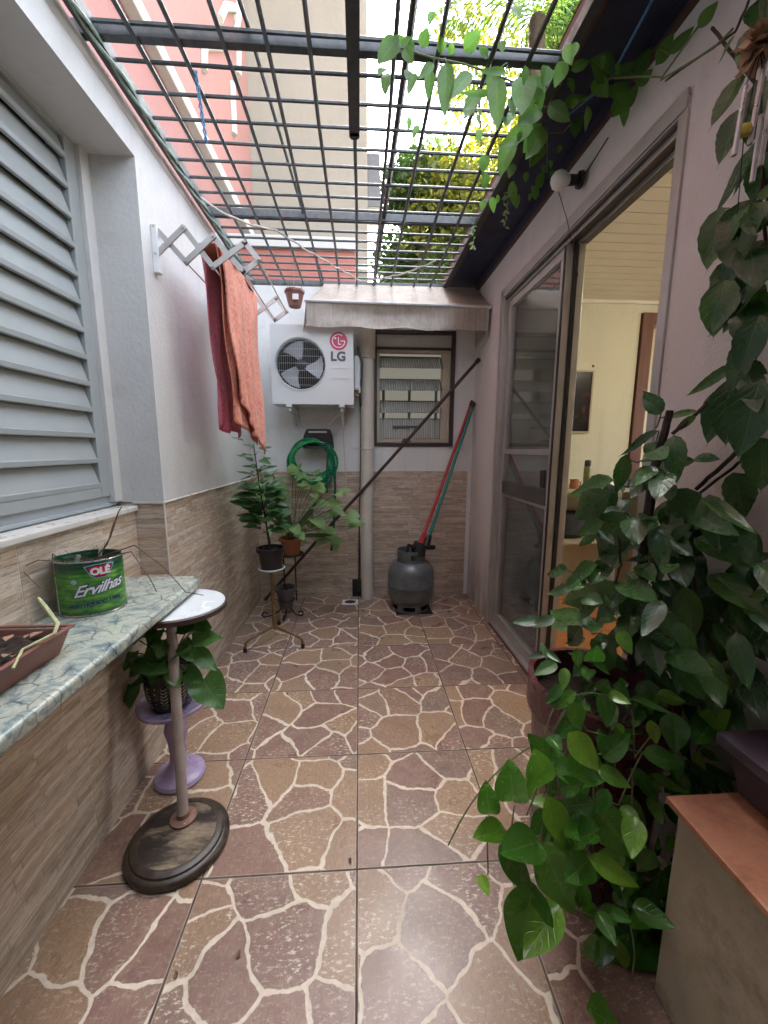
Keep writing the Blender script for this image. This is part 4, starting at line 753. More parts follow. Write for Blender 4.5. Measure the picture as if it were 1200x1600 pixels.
m = MB(); m.lathe([(0, .478), (.05, .478), (.055, .485), (0, .486)], (sc_.x, sc_.y, 0), 20); m.tube([(sc_.x+.078*math.cos(k*.262), sc_.y+.078*math.sin(k*.262), .495) for k in range(25)], .0045, 6); m.build('ring', M['wire'], s1, smooth=True)
p1 = pot('potted_shrub', (sc_.x, sc_.y), .487, .14, .062, .082, M['blackp'], label='slender leafy shrub in a black plastic pot on the brass stand', cat='potted plant')
m = MB(); st = [Vector((-.56, 2.45, .60)), Vector((-.575, 2.44, .8)), Vector((-.60, 2.43, 1.0)), Vector((-.62, 2.42, 1.26))]; m.tube(st, [.006, .005, .004, .003], 6)
st2 = [Vector((-.55, 2.46, .60)), Vector((-.585, 2.45, .85)), Vector((-.56, 2.44, 1.02))]; m.tube(st2, [.004, .003, .002], 6); m.build('stem', M['bark'], p1, smooth=True)
m = MB(); rr = random.Random(5)
def along(S, t): 
    t = t*(len(S)-1); i = min(int(t), len(S)-2); return S[i].lerp(S[i+1], t-i)
for k in range(110):
    t_ = .2+.8*(k/110); P0 = along(st, t_) if k % 4 else along(st2, rr.uniform(.3, 1)); a = k*2.4; L = rr.uniform(.07, .13)*(1.15-.3*t_)*(1.25 if .3 < t_ < .75 else .85)
    d = Vector((math.cos(a), math.sin(a)*.8, rr.uniform(-.2, .55))).normalized(); B = P0+d*.02*(1+2*rr.random()); m.leaf(B, B+d*L, rr.uniform(.17, .3), (rr.uniform(-.3, .3), -.5, 1), 'ovate', .2, .25, 6)
m.build('foliage', M['leafG'], p1, smooth=True)
# stand 2 : black iron two tier
s2 = empty('iron_plant_stand', (-.5, 2.86, 0), 'black wrought iron two tier plant stand in the far left corner', 'plant stand')
c2 = Vector((-.50, 2.87, 0)); m = MB(); 
m.tube([c2+Vector((.085*math.cos(k*.262), .085*math.sin(k*.262), .47)) for k in range(25)], .006, 6); m.lathe([(0, .462), (.08, .462), (.08, .468), (0, .468)], (c2.x, c2.y, 0), 20); m.box(-.44, -.40, 2.84, 2.88, .462, .475); m.build('top_ring', M['blackiron'], s2, smooth=True)
m = MB(); 
for dx in (-.065, .02): m.tube([c2+Vector((dx, .03, .46)), c2+Vector((dx, .03, .10))], .006, 6)
m.build('upright', M['blackiron'], s2, smooth=True)
for k, (dx, dy) in enumerate(((-.2, -.05), (.06, -.04), (-.05, -.12))):
    m = MB(); q = c2+Vector((-.045, 0, .09)); e = c2+Vector((dx, dy, .02)); d = (e-q); d.z = 0; d.normalize()
    m.tube([q, q.lerp(e, .6)+Vector((0, 0, -.035)), e+Vector((0, 0, -.012))]+[e+d*.018*math.sin(a*.5)+Vector((0, 0, .008+.018*(1-math.cos(a*.5))-.02)) for a in range(1, 10)], .0055, 6); m.build('leg', M['blackiron'], s2, smooth=True)
m = MB(); m.tube([Vector((-.548, 2.85, .13))+Vector((.062*math.cos(k*.262), .062*math.sin(k*.262), 0)) for k in range(25)], .005, 6); m.build('lower_ring', M['blackiron'], s2, smooth=True)
pot('small_pot', (-.548, 2.85), .075, .15, .048, .07, M['greypot'], label='empty grey pot on the lower ring of the iron stand', cat='plant pot')
p2 = pot('potted_arrowhead_plant', (-.50, 2.86), .472, .125, .058, .078, M['terra'], label='bushy pale green arrowhead plant in a terracotta pot on the iron stand', cat='potted plant')
m = MB(); mb2 = MB(); rr = random.Random(9); ce = Vector((-.49, 2.84, .60))
spec = [((470, 760), .11), ((455, 775), .12), ((500, 770), .12), ((485, 800), .13), ((470, 820), .11), ((505, 815), .12), ((445, 800), .1), ((435, 780), .11), ((520, 780), .1), ((530, 800), .12), ((500, 840), .11), ((460, 745), .11), ((490, 755), .1), ((455, 835), .1), ((425, 770), .1), ((545, 812), .11), ((515, 845), .1), ((440, 825), .1)]
for (px, py), L in spec:
    for q in range(3):
        B = at(px+rr.uniform(-14, 14), py+rr.uniform(-12, 12), 'y', 2.84+rr.uniform(-.14, .12)); out = (B-ce); out.z *= .3; out = out.normalized(); a = rr.uniform(-.9, .9)
        d = (out*.7+Vector((math.sin(a)*.8, -.4, rr.uniform(-.7, .3)))).normalized(); mb2.tube(arc(ce+Vector((rr.uniform(-.03, .03), rr.uniform(-.03, .03), 0)), B, .03), .0022, 4); m.leaf(B, B+d*L, rr.uniform(.34, .44), (out.x*.4, -.75, .9), 'heart', .2, .25, 7)
mb2.build('stem', M['stem'], p2, smooth=True); m.build('foliage', M['leafS'], p2, smooth=True)
m = MB()
for px, py, px2, py2 in ((450, 835, 425, 735), (455, 840, 505, 770), (460, 838, 530, 835), (458, 838, 440, 760), (455, 838, 412, 800)):
    m.leaf(at(px, py, 'y', 2.86), at(px2, py2, 'y', 2.80), .05, (0, -1, .3), 'lance', .2, .3, 10)
m.build('blade_leaf', M['blade'], p2, smooth=True)
# hanging pot
hp = empty('hanging_pot', (-.405, 2.74, 2.13), 'tiny brown pot hung by wires from the grid above the air conditioner', 'hanging pot')
hc = Vector((-.402, 2.74, 0)); m = MB(); m.lathe([(0, 2.125), (.038, 2.125), (.058, 2.205), (.064, 2.207), (.064, 2.222), (.056, 2.222), (.05, 2.2), (0, 2.195)], hc, 8); m.build('pot_body', M['tray'], hp)
m = MB(); m.box(hc.x-.005, hc.x+.032, 2.74-.061, 2.74-.055, 2.15, 2.185, Matrix.Rotation(R(-12), 3, 'X')); m.build('price_sticker', M['wire'], hp)
m = MB(); 
for k in range(3): a = k*2.1+.6; m.tube([hc+Vector((.06*math.cos(a), .06*math.sin(a), 2.218)), hc+Vector((0, 0, 2.40))], .0018, 4)
m.tube([hc+Vector((.014*math.sin(i*.5), 0, 2.40+.008*i-.004*math.sin(i))) for i in range(8)], .0022, 5); m.tube([hc+Vector((.03*math.cos(i*.5), .02*math.sin(i*.7), 2.235+.006*math.sin(i*2))) for i in range(14)], .003, 4); m.build('wire_hanger', M['brass'], hp, smooth=True)

# ------------------------------------------------------------------ green can
cn = empty('pea_can', (-.855, 1.27, .74), 'large green tin can of peas reused as a planter with dry twigs', 'can')
ccx, ccy, cR, cz0, ch = -.838, 1.245, .086, .741, .168
def can_mat():
    t = NT('green_label_print'); p = t.obj(); n = t.noise(t.sc(p, (20, 20, 75)), 1, 4, .6, .5); s = t.n('SeparateXYZ', Vector=p); z = t.math('DIVIDE', s.outputs[2], ch)
    pea = t.n('TexVoronoi', Vector=t.sc(p, (1, 1, 1.6)), Scale=42).outputs['Distance']
    col = t.ramp(n, [(.3, (.015, .10, .02)), (.5, (.05, .24, .03)), (.62, (.15, .38, .04)), (.75, (.30, .50, .10))]); col = t.mix(t.mr(pea, .1, .6, .4, 0), col, (.22, .42, .06))
    col = t.mix(t.mr(z, .72, .86), col, (.008, .075, .03)); col = t.mix(t.mr(z, .12, .03), col, (.02, .10, .03))
    t.bump(t.math('SINE', t.math('MULTIPLY', s.outputs[2], 420)), .25, .002); return t.out(col, .3, Specular_IOR_Level=.6)
CX, CY = 1.06, .95
m = MB(); m.lathe([(cR-.002, .0), (cR, .004), (cR, ch-.004), (cR-.001, ch), (cR-.004, ch-.002), (cR-.004, .02), (0, .018)], (ccx, ccy, cz0), 64, CX, CY); m.build('body', can_mat(), cn, smooth=True)
m = MB()
for z in (.003, ch-.002): m.tube([(ccx+cR*CX*math.cos(k*.0982), ccy+cR*CY*math.sin(k*.0982), cz0+z) for k in range(65)], .0022, 6)
m.tube([(ccx+cR*CX*math.cos(4.05), ccy+cR*CY*math.sin(4.05), cz0), (ccx+cR*CX*math.cos(4.05), ccy+cR*CY*math.sin(4.05), cz0+ch)], .0016, 5); m.build('rim', M['chrome'], cn, smooth=True)
m = MB(); m.lathe([(0, .145), (.03, .149), (.06, .142), (cR-.006, .138)], (ccx, ccy, cz0), 24, CX, CY); m.build('soil', M['soil'], cn)
FA = math.atan2(-ccy, -ccx)+.10          # the angle on the can that faces the camera
def on_can(vs, a0, z0, lift): 
    o = []
    for v in vs: 
        a = FA+a0+v.x/cR; r_ = cR+lift+v.z; o.append((ccx+r_*CX*math.cos(a), ccy+r_*CY*math.sin(a), cz0+z0+v.y))
    return o
blue = pm('navy_print', (.012, .02, .12), .35, .05, 5, 0); wp = pm('white_print', (.72, .74, .76), .35, .03, 5, 0); rdp = pm('red_print', (.50, .01, .015), .35, .05, 5, 0); pale = pm('pale_blue_print', (.35, .48, .58), .35, .05, 5, 0)
def shape_on(pts, a0, z0, lift, mat, name):
    mm = MB(); n = len(pts); cxm = sum(p[0] for p in pts)/n; czm = sum(p[1] for p in pts)/n; vs = []; K = 5
    for p in pts: vs += [Vector((cxm+(p[0]-cxm)*i/K, czm+(p[1]-czm)*i/K, 0)) for i in range(K+1)]
    mm.add(on_can(vs, a0, z0, lift), [(i*(K+1)+j, ((i+1) % n)*(K+1)+j, ((i+1) % n)*(K+1)+j+1, i*(K+1)+j+1) for i in range(n) for j in range(K)]); return mm.build(name, mat, cn)
def dense(pts): 
    o = []
    for i in range(len(pts)): a = Vector(pts[i]); b = Vector(pts[(i+1) % len(pts)]); o += [tuple(a.lerp(b, j/6)) for j in range(6)]
    return o
crest = [(-.034, .015), (-.012, .0185), (.012, .0185), (.034, .015), (.021, -.010), (.010, -.016), (-.010, -.016), (-.021, -.010)]
AO = .14
shape_on(dense([(x*1.14, z*1.22) for x, z in crest]), AO, .134, .0006, pale, 'crest_border'); shape_on(dense([(x*1.05, z*1.1) for x, z in crest]), AO, .134, .0010, blue, 'crest_field')
shape_on(dense([(x*.92, z*.92) for x, z in crest]), AO, .134, .0014, rdp, 'crest_red')
def can_text(s_, size, off, shear, a0, z0, lift, mat, name, sp=1, slope=0):
    vs, fs = textmesh(s_, size, .0001, off, shear, sp); vs = [Vector((v.x, v.y+v.x*slope, v.z)) for v in vs]; mm = MB(); mm.add(on_can(vs, a0, z0, lift), fs); return mm.build(name, mat, cn)
can_text('OL\u00c9', .028, .0017, 0, AO, .134, .0018, wp, 'brand_letters', .95)
can_text('Ervilhas', .046, .0030, .5, .06, .084, .0008, blue, 'name_outline', .92, .14); can_text('Ervilhas', .046, .0008, .5, .06, .084, .0016, wp, 'name_letters', .92, .14)
can_text('PESO L\u00cdQUIDO 2,46kg', .0155, .0004, 0, -.06, .038, .0008, blue, 'weight_line', .9, .1); 
shape_on([(.0075*math.cos(k*.4), .0075*math.sin(k*.4)) for k in range(16)], -.62, .108, .0008, pale, 'round_seal')
m = MB(); rr = random.Random(12)
def tw_(pts, r=.0016): m.tube(pts, [r*(1-.5*i/(len(pts)-1)) for i in range(len(pts))], 5)
Y0 = ccy; tc = cz0+.15
tw_([Vector((ccx+.02, Y0+.01, tc)), at(172, 840, 'y', 1.26), at(185, 800, 'y', 1.28), at(190, 792, 'y', 1.28)], .0028); tw_([Vector((ccx+.015, Y0, tc)), at(168, 850, 'y', 1.22), at(178, 815, 'y', 1.24)], .0022)
tw_([Vector((ccx+.04, Y0, tc+.01)), at(205, 862, 'y', 1.18), at(235, 905, 'y', 1.1), at(245, 925, 'y', 1.09)], .0022); tw_([Vector((ccx+.03, Y0, tc+.01)), at(210, 852, 'y', 1.25), at(255, 885, 'y', 1.22), at(290, 925, 'y', 1.2), at(318, 930, 'y', 1.2)], .0022)
tw_([Vector((ccx-.03, Y0-.05, tc+.005)), at(82, 865, 'y', 1.15), at(80, 930, 'y', 1.13)], .002); tw_([Vector((ccx-.03, Y0-.03, tc+.005)), at(60, 875, 'y', 1.15), at(32, 888, 'y', 1.14), at(78, 935, 'y', 1.1)], .0018)
for k in range(16): b_ = Vector((ccx+rr.uniform(-.05, .05), Y0+rr.uniform(-.05, .05), tc-.006)); tw_([b_, b_+Vector((rr.uniform(-.04, .04), rr.uniform(-.03, .03), rr.uniform(.005, .05)))], .0012)
m.build('twigs', M['twig'], cn, smooth=True)
m = MB(); m.box(ccx-.025, ccx-.012, Y0-.03, Y0-.028, cz0+.12, cz0+.178, Matrix.Rotation(.4, 3, 'Y')); m.box(ccx+.028, ccx+.038, Y0+.0, Y0+.002, cz0+.13, cz0+.188, Matrix.Rotation(.2, 3, 'Y')); m.build('paper_strip', M['cord'], cn)

# ------------------------------------------------------------------ rectangular planter
tp = empty('window_box_planter', (-.8, .8, .74), 'brown plastic rectangular planter with dry soil at the end of the stone slab', 'planter')
def ringbox(mm, xa, xb, ya, yb, z0, z1, w_):
    mm.box(xa, xb, ya, ya+w_, z0, z1); mm.box(xa, xb, yb-w_, yb, z0, z1); mm.box(xa, xa+w_, ya+w_, yb-w_, z0, z1); mm.box(xb-w_, xb, ya+w_, yb-w_, z0, z1)
def taper(mm, xa, xb, ya, yb, z0, z1, ins, th):
    o0 = [(xa+ins, ya+ins), (xb-ins, ya+ins), (xb-ins, yb-ins), (xa+ins, yb-ins)]; o1 = [(xa, ya), (xb, ya), (xb, yb), (xa, yb)]
    i1 = [(xa+th, ya+th), (xb-th, ya+th), (xb-th, yb-th), (xa+th, yb-th)]; i0 = [(xa+ins+th, ya+ins+th), (xb-ins-th, ya+ins+th), (xb-ins-th, yb-ins-th), (xa+ins+th, yb-ins-th)]
    vs = [(x, y, z) for P_, z in ((o0, z0), (o1, z1), (i1, z1), (i0, z0+th)) for x, y in P_]
    mm.add(vs, [(3, 2, 1, 0)]+[(l*4+k, l*4+(k+1) % 4, (l+1)*4+(k+1) % 4, (l+1)*4+k) for l in range(3) for k in range(4)]+[(12, 13, 14, 15)])
m = MB(); taper(m, -.895, -.712, .45, .968, .742, .80, .018, .006); m.build('tray_body', M['tray'], tp, bevel=.004)
m = MB(); ringbox(m, -.903, -.704, .442, .976, .801, .807, .012); m.build('tray_rim', M['tray'], tp, bevel=.003)
m = MB(); nx, ny = 14, 36; vs = [(-.885+.165*i/nx, .46+.50*j/ny, .785+.012*noise.noise(Vector((i*.5, j*.5, 0)))+rnd.uniform(-.003, .003)) for j in range(ny+1) for i in range(nx+1)]; m.add(vs, [(j*(nx+1)+i, j*(nx+1)+i+1, (j+1)*(nx+1)+i+1, (j+1)*(nx+1)+i) for j in range(ny) for i in range(nx)]); m.build('soil', M['soil'], tp)
m = MB(); m.tube([at(20, 1045, 'z', .80), at(35, 1015, 'z', .81), at(85, 990, 'z', .82), at(90, 975, 'z', .83), at(72, 950, 'z', .86), at(60, 935, 'z', .875)], [.003, .003, .004, .005, .005, .004], 7); m.build('dry_stalk', M['paleroot'], tp, smooth=True)
m = MB(); rr = random.Random(3)
for k in range(12): c_ = Vector((-.8+rr.uniform(-.07, .06), .9+rr.uniform(-.14, .05), .795)); m.leaf(c_, c_+Vector((rr.uniform(-.03, .03), rr.uniform(-.03, .03), .004)), .4, (0, 0, 1), 'ovate', .2, .4, 4)
m.build('dry_leaves', M['dry'], tp, smooth=True)

# ------------------------------------------------------------------ round side table
tb = empty('side_table', (-.58, 1.16, 0), 'narrow round pedestal table with white top and burnt looking wooden base', 'table')
bc = Vector((-.577, 1.115, 0)); tcn = Vector((-.645, 1.385, .690))
m = MB(); m.lathe([(0, .002), (.146, .002), (.150, .008), (.150, .018), (.143, .026), (.134, .028), (.132, .034), (.124, .038), (.112, .0385), (.112, .03)], bc, 48); m.build('base_moulding', M['trimw'], tb, smooth=True)
m = MB(); m.lathe([(.1118, .030), (.1118, .0375), (0, .0375)], bc, 48); m.build('base', M['tbase'], tb)
m = MB(); m.lathe([(.04, .038), (.04, .046), (.022, .052), (.020, .066), (0, .066)], bc+Vector((-.005, .05, 0)), 24); fl = m.build('flange', M['rust'], tb, smooth=True)
m = MB()
for k in range(4): a = k*1.57+.5; m.lathe([(.004, .046), (.003, .049), (0, .049)], bc+Vector((-.005+.031*math.cos(a), .05+.031*math.sin(a), 0)), 8)
m.build('screw', M['chrome'], fl)
m = MB(); m.tube([bc+Vector((-.005, .05, .05)), tcn+Vector((-.002, -.055, -.01))], .0165, 16); m.build('pole', M['polew'], tb, smooth=True)
rot = Matrix.Rotation(R(-1), 3, 'X')
m = MB(); m.lathe([(0, -.022), (.158, -.022), (.162, -.018), (.162, -.004), (.159, -.0015), (0, -.0015)], tcn, 56, rot=rot); tpn = m.build('table_top', M['trim'], tb, smooth=True)
m = MB(); m.lathe([(.155, -.0012), (.155, .0006), (0, .0006)], tcn, 56, rot=rot); m.build('laminate', M['ttop'], tpn)

# ------------------------------------------------------------------ lavender stand with patterned pot
ls = empty('ceramic_stand', (-.70, 1.40, 0), 'lavender glazed ceramic pedestal with a wide dish top under the counter', 'plant stand')
lc = Vector((-.690, 1.385, 0)); m = MB(); m.lathe([(0, .001), (.085, .001), (.09, .01), (.085, .022), (.055, .03), (.045, .045), (.032, .06), (.028, .10), (.033, .16), (.042, .2), (.036, .225), (.03, .25), (.05, .27), (.09, .285), (.118, .305), (.122, .318), (.116, .322), (.08, .308), (0, .303)], lc, 44); m.build('pedestal', M['lav'], ls, smooth=True)
pp = empty('potted_pothos', (lc.x, lc.y, .31), 'trailing pothos with mottled heart leaves in a black pot with leaf pattern', 'potted plant'); pc = lc+Vector((-.005, .0, .306))
prof = [(0, 0), (.06, 0), (.068, .006), (.082, .05), (.086, .10), (.082, .135), (.086, .14), (.086, .15), (.08, .15), (.075, .13), (0, .128)]
m = MB(); m.lathe(prof, pc, 44); m.build('pot_body', M['potb'], pp, smooth=True)
m = MB(); 
def pr(z): 
    for (r0_, z0_), (r1_, z1_) in zip(prof[2:5], prof[3:6]):
        if z0_ <= z <= z1_: return r0_+(r1_-r0_)*(z-z0_)/(z1_-z0_)
    return .07
def patch(a, z, la, lz, tilt): 
    pts = []
    for k in range(8): 
        t_ = k*.785; u, v = la*math.cos(t_), lz*math.sin(t_); u2, v2 = u*math.cos(tilt)-v*math.sin(tilt), u*math.sin(tilt)+v*math.cos(tilt); zz = z+v2; r_ = pr(zz)+.0008; aa = a+u2/.08; pts.append(pc+Vector((r_*math.cos(aa), r_*math.sin(aa), zz)))
    m.add(pts, [tuple(range(8))])
for k in range(9):
    a = k*2*math.pi/9
    for j in range(7): z = .03+j*.0125; s_ = 1-abs(j-2)*.09; patch(a-.085*s_, z, .0085*s_, .0022, -.7); patch(a+.085*s_, z, .0085*s_, .0022, .7)
    for j in range(5): patch(a+.35, .028+j*.02, .003, .0035, 0)
m.build('leaf_pattern', M['cream2'], pp)
m = MB(); sb = MB(); rr = random.Random(21); ce = pc+Vector((0, 0, .13))
for (bx, by), (tx, ty), wd, dy in (((318, 1062), (350, 1108), .48, -.03), ((300, 1000), (347, 997), .3, -.02), ((305, 1020), (340, 1048), .3, -.03), ((272, 965), (303, 980), .42, -.01), ((300, 955), (328, 947), .35, 0), ((228, 975), (205, 998), .4, 0), ((245, 985), (232, 1012), .45, -.03), ((222, 1030), (262, 1052), .4, -.06), ((185, 1070), (202, 1108), .42, -.02), ((215, 1000), (190, 1010), .4, .02), ((290, 1050), (318, 1065), .35, -.02), ((285, 1005), (300, 1035), .35, -.05), ((255, 1000), (248, 1030), .45, -.06), ((262, 975), (240, 960), .4, .02), ((232, 1040), (200, 1030), .4, -.03), ((268, 1045), (280, 1075), .4, -.07), ((220, 990), (250, 975), .4, .03), ((300, 985), (320, 970), .35, .03), ((275, 1020), (300, 1010), .4, -.05), ((200, 1020), (180, 1050), .4, 0)):
    yy = lc.y-.02+dy; B = at(bx, by, 'y', yy); T = at(tx, ty, 'y', yy-.05); 
    for q in (B, T): q.x = max(q.x, -.81); q.z = min(q.z, .625)
    m.leaf(B, T, wd, (rr.uniform(-.2, .3), -.6, .9), 'heart', .2, .2, 8, .1); sb.tube(arc(ce, B, .02), .0025, 5)
for k in range(16):
    a = rr.uniform(0, 6.28); B = ce+Vector((.09*math.cos(a)*rr.random(), .08*math.sin(a), rr.uniform(.0, .08))); B.x = max(B.x, -.80); d = Vector((math.cos(a)*.5, math.sin(a)*.6-.3, rr.uniform(-.6, .5))).normalized(); m.leaf(B, B+d*rr.uniform(.05, .08), .42, (0, -.5, 1), 'heart', .2, .2, 7); sb.tube(arc(ce, B, .01), .002, 4)
m.build('foliage', M['leafO'], pp, smooth=True); sb.build('stem', M['stem'], pp, smooth=True)

# ------------------------------------------------------------------ right side: pedestal, pots, climber, vine
pd = empty('tiled_pedestal', (.8, .6, 0), 'rendered cement plinth topped with an orange terracotta tile in the right foreground', 'plinth')
m = MB(); m.box(.672, .919, .12, .695, 0, .484); m.build('plinth_body', M['pedside'], pd, bevel=.006)
m = MB(); m.box(.655, .9195, .10, .71, .485, .50); m.build('tile_top', M['pedtop'], pd, bevel=.002)
sq = empty('square_stand', (.84, .62, .5), 'dark purple square stand standing on the terracotta tile', 'stand')
m = MB(); taper(m, .795, .919, .545, .725, .501, .60, .02, .01); m.build('stand_body', M['purple'], sq, bevel=.004)
m = MB(); m.box(.775, .9195, .52, .735, .602, .630); m.build('top_slab', M['purple'], sq, bevel=.003)
bp = pot('round_pot', (.69, 1.02), .0, .575, .155, .182, M['maroon'], label='tall glossy maroon pot on the right holding the climbing plant', cat='plant pot', rim=.012, n=56)

cp = empty('climbing_plant', (.72, 1.05, .5), 'tall dark climbing plant with big drooping leaves against the right white wall', 'climbing plant')
def stems(lst, mat, parent, name='stem'):
    m = MB()
    for pts, xv, r_ in lst: 
        P_ = [at(px, py, 'x', (xv if not isinstance(xv, list) else xv[i])) for i, (px, py) in enumerate(pts)]; c = []
        for i in range(len(P_)-1): c += [P_[i].lerp(P_[i+1], j/4)+Vector((rnd.uniform(-.002, .002), 0, rnd.uniform(-.002, .002))) for j in range(4)]
        c.append(P_[-1]); m.tube(c, r_, 7)
    return m.build(name, mat, parent, smooth=True)
f7 = lambda x, y: (850+x/3.2, 560+y/3.2)
f5 = lambda x, y: (1000+x/3.2, y/3.2)
stems([([f7(440, 1560), f7(470, 1200), f7(510, 850), f7(550, 560), f7(600, 380), f7(630, 260)], .74, [.014-.0003*i for i in range(21)]), ([f7(500, 1560), f7(560, 1200), f7(530, 800), f7(580, 500)], .78, .007)], M['bark'], cp, 'trunk')
stems([([f7(640, 380), f7(770, 270), f7(870, 160), f7(985, 50)], [.76, .8, .84, .88], .0045), ([f7(760, 650), f7(900, 530), f7(1050, 380)], .84, .005), ([f7(780, 670), f7(900, 580), f7(990, 510)], .86, .0035), ([f7(385, 1040), f7(375, 900), f7(410, 800)], .68, .003), ([f7(360, 1120), f7(380, 1040)], .66, .0025), ([f7(640, 700), f7(615, 600), f7(575, 580)], .8, .003),
       ([f7(400, 1600), f7(560, 1450), f7(640, 1580)], .8, .003), ([f7(450, 1460), f7(600, 1580)], .8, .0025), ([f7(800, 1340), f7(880, 1540)], .84, .004), ([f7(830, 1290), f7(1000, 1500)], .85, .004), ([f7(690, 890), f7(740, 1000), f7(760, 1200)], .8, .004),
       ([f7(480, 1250), f7(520, 1100), f7(600, 1000), f7(720, 930), f7(900, 940)], .8, .004), ([f5(640, 1300), f5(600, 1000), f5(640, 700), f5(600, 440), f5(480, 290), f5(360, 140)], .85, .0035), ([f5(130, 400), f5(480, 160), f5(545, 0)], .88, .003), ([f5(640, 1120), f5(650, 700), f5(660, 300)], .86, .005)], M['bark'], cp)
m = MB(); rr = random.Random(31)
L7 = [((585, 280), (490, 155), .34), ((770, 265), (560, 300), .11), ((760, 285), (640, 375), .2), ((575, 362), (365, 492), .11), ((760, 510), (430, 580), .13), ((755, 500), (890, 505), .2), ((650, 385), (665, 640), .24), ((350, 610), (105, 685), .12), ((330, 670), (135, 815), .22), ((410, 480), (360, 690), .2),
      ((410, 770), (265, 1010), .32), ((440, 795), (475, 940), .4), ((785, 675), (590, 890), .4), ((945, 570), (1015, 812), .36), ((1090, 395), (1085, 680), .36), ((790, 695), (1090, 890), .12), ((740, 780), (995, 892), .2), ((750, 900), (1130, 1062), .2), ((300, 820), (150, 885), .2), ((260, 880), (165, 942), .22),
      ((265, 1030), (100, 1130), .2), ((120, 1060), (5, 1080), .2), ((355, 1130), (70, 1232), .17), ((385, 1125), (582, 1230), .26), ((190, 1330), (18, 1250), .19), ((560, 990), (390, 1012), .1), ((660, 985), (715, 1160), .4), ((560, 850), (600, 1092), .24), ((700, 1140), (745, 1440), .26), ((560, 1110), (645, 1200), .34),
      ((830, 1080), (1130, 1300), .26), ((900, 1310), (1130, 1530), .24), ((575, 1250), (690, 1440), .32), ((1130, 1150), (985, 1250), .2), ((410, 1352), (410, 1492), .34), ((360, 1420), (230, 1545), .3), ((540, 1330), (440, 1440), .3), ((190, 1340), (115, 1445), .22), ((280, 1300), (372, 1310), .22), ((530, 1360), (700, 1490), .24),
      ((850, 1320), (1040, 1580), .18), ((200, 1195), (300, 1225), .4), ((980, 20), (690, 200), .12), ((1090, 70), (950, 250), .28), ((1120, 140), (995, 320), .24), ((1130, 210), (1070, 395), .34), ((970, 30), (1130, 80), .3), ((640, 440), (610, 560), .25), ((420, 1080), (500, 1180), .3), ((470, 960), (380, 850), .2), ((520, 1180), (440, 1290), .3), ((350, 930), (260, 850), .25), ((640, 900), (740, 820), .3), ((480, 1030), (560, 1120), .3)]
pet = MB()
for a, b, wd in L7:
    big = abs(a[0]-b[0])+abs(a[1]-b[1]); xv = .56+.28*min(1, max(0, (a[0]-100)/800)); xv = min(xv, .84); B = at(*f7(*a), 'x', xv); T = at(*f7(*b), 'x', min(.89, xv+rr.uniform(-.03, .03)))
    tv = Vector((.76, B.y+(1.12-B.y)*.3, B.z-.03)); dv_ = (tv-B).normalized()*.07; (pet.tube(arc(B, B+dv_, -.008, 4), .0016, 4) if B.x < .76 else None)
    m.leaf(B, T, wd*.76, ((CAM-B).normalized()+Vector((rr.uniform(-.25, .25), rr.uniform(-.25, .25), .35+rr.uniform(-.15, .15)))), 'acum', .14, .22, 14, .05, .035)
pet.build('petiole', M['stem'], cp, smooth=True)
L5 = [((500, 540), (385, 845), .24), ((610, 700), (360, 1090), .16), ((560, 780), (455, 1000), .14), ((550, 1020), (355, 1330), .17), ((620, 1035), (465, 1370), .19), ((670, 1350), (425, 1610), .3), ((600, 440), (520, 600), .3), ((630, 760), (560, 1040), .3), ((480, 170), (388, 325), .24), ((640, 400), (615, 620), .3), ((590, 0), (605, 150), .25), ((640, 480), (600, 680), .3), ((660, 1100), (560, 1010), .3), ((620, 1000), (660, 900), .3)]
for a, b, wd in L5:
    xv = .80+.05*rr.random(); B = at(*f5(*a), 'x', xv); T = at(*f5(*b), 'x', xv+rr.uniform(-.02, .02)); m.leaf(B, T, wd, (-.8, -.4, .7), 'acum', .12, .22, 14, .04, .03)
for k in range(60):     # darker leaves further in, near the wall and round the trunk
    px = rr.uniform(930, 1190); py = rr.uniform(760, 1120); xv = rr.uniform(.84, .90)
    if px < 1000 and xv > .86: xv = .82
    B = at(px, py, 'x', xv); d = Vector((rr.uniform(-.25, .1), rr.uniform(-.8, .5), rr.uniform(-1, .1))).normalized(); L = rr.uniform(.08, .14); T = B+d*L; T.x = min(T.x, .91); m.leaf(B, T, rr.uniform(.16, .26), (-.8, -.3, .8), 'acum', .15, .2, 9, .05)
for k in range(30):     # leafy middle in front of the doorway
    px = rr.uniform(935, 1060); py = rr.uniform(690, 1020); px += (1000-px)*max(0, (820-py)/300)
    B = at(px, py, 'x', rr.uniform(.64, .80)); a = rr.uniform(-1, 1); d = Vector((-.35+.5*a, -.5+rr.uniform(-.3, .3), rr.uniform(-.8, .1))).normalized(); m.leaf(B, B+d*rr.uniform(.08, .13), rr.uniform(.15, .23), (-.5+rr.uniform(-.4, .4), -.4, .9), 'acum', .16, .2, 12, .05, .03)
for k in range(26):     # long dark leaves against the white wall
    px = rr.uniform(1030, 1190); py = rr.uniform(770, 1040); B = at(px, py, 'x', rr.uniform(.80, .87)); d = Vector((rr.uniform(-.3, .0), rr.uniform(-.9, -.1), rr.uniform(-.8, -.1))).normalized(); T = B+d*rr.uniform(.11, .17); T.x = min(T.x, .905)
    m.leaf(B, T, rr.uniform(.16, .24), (-.7, -.2, .8), 'acum', .16, .2, 12, .05, .03)
for k in range(12):     # bigger ones half way up
    px = rr.uniform(1125, 1195); py = rr.uniform(300, 640); B = at(px, py, 'x', rr.uniform(.80, .86)); d = Vector((-.15, rr.uniform(-.5, .2), -1)).normalized(); T = B+d*rr.uniform(.12, .17); T.x = min(T.x, .905)
    m.leaf(B, T, rr.uniform(.2, .26), (-.8, -.5, .5), 'acum', .14, .2, 12, .05, .03)
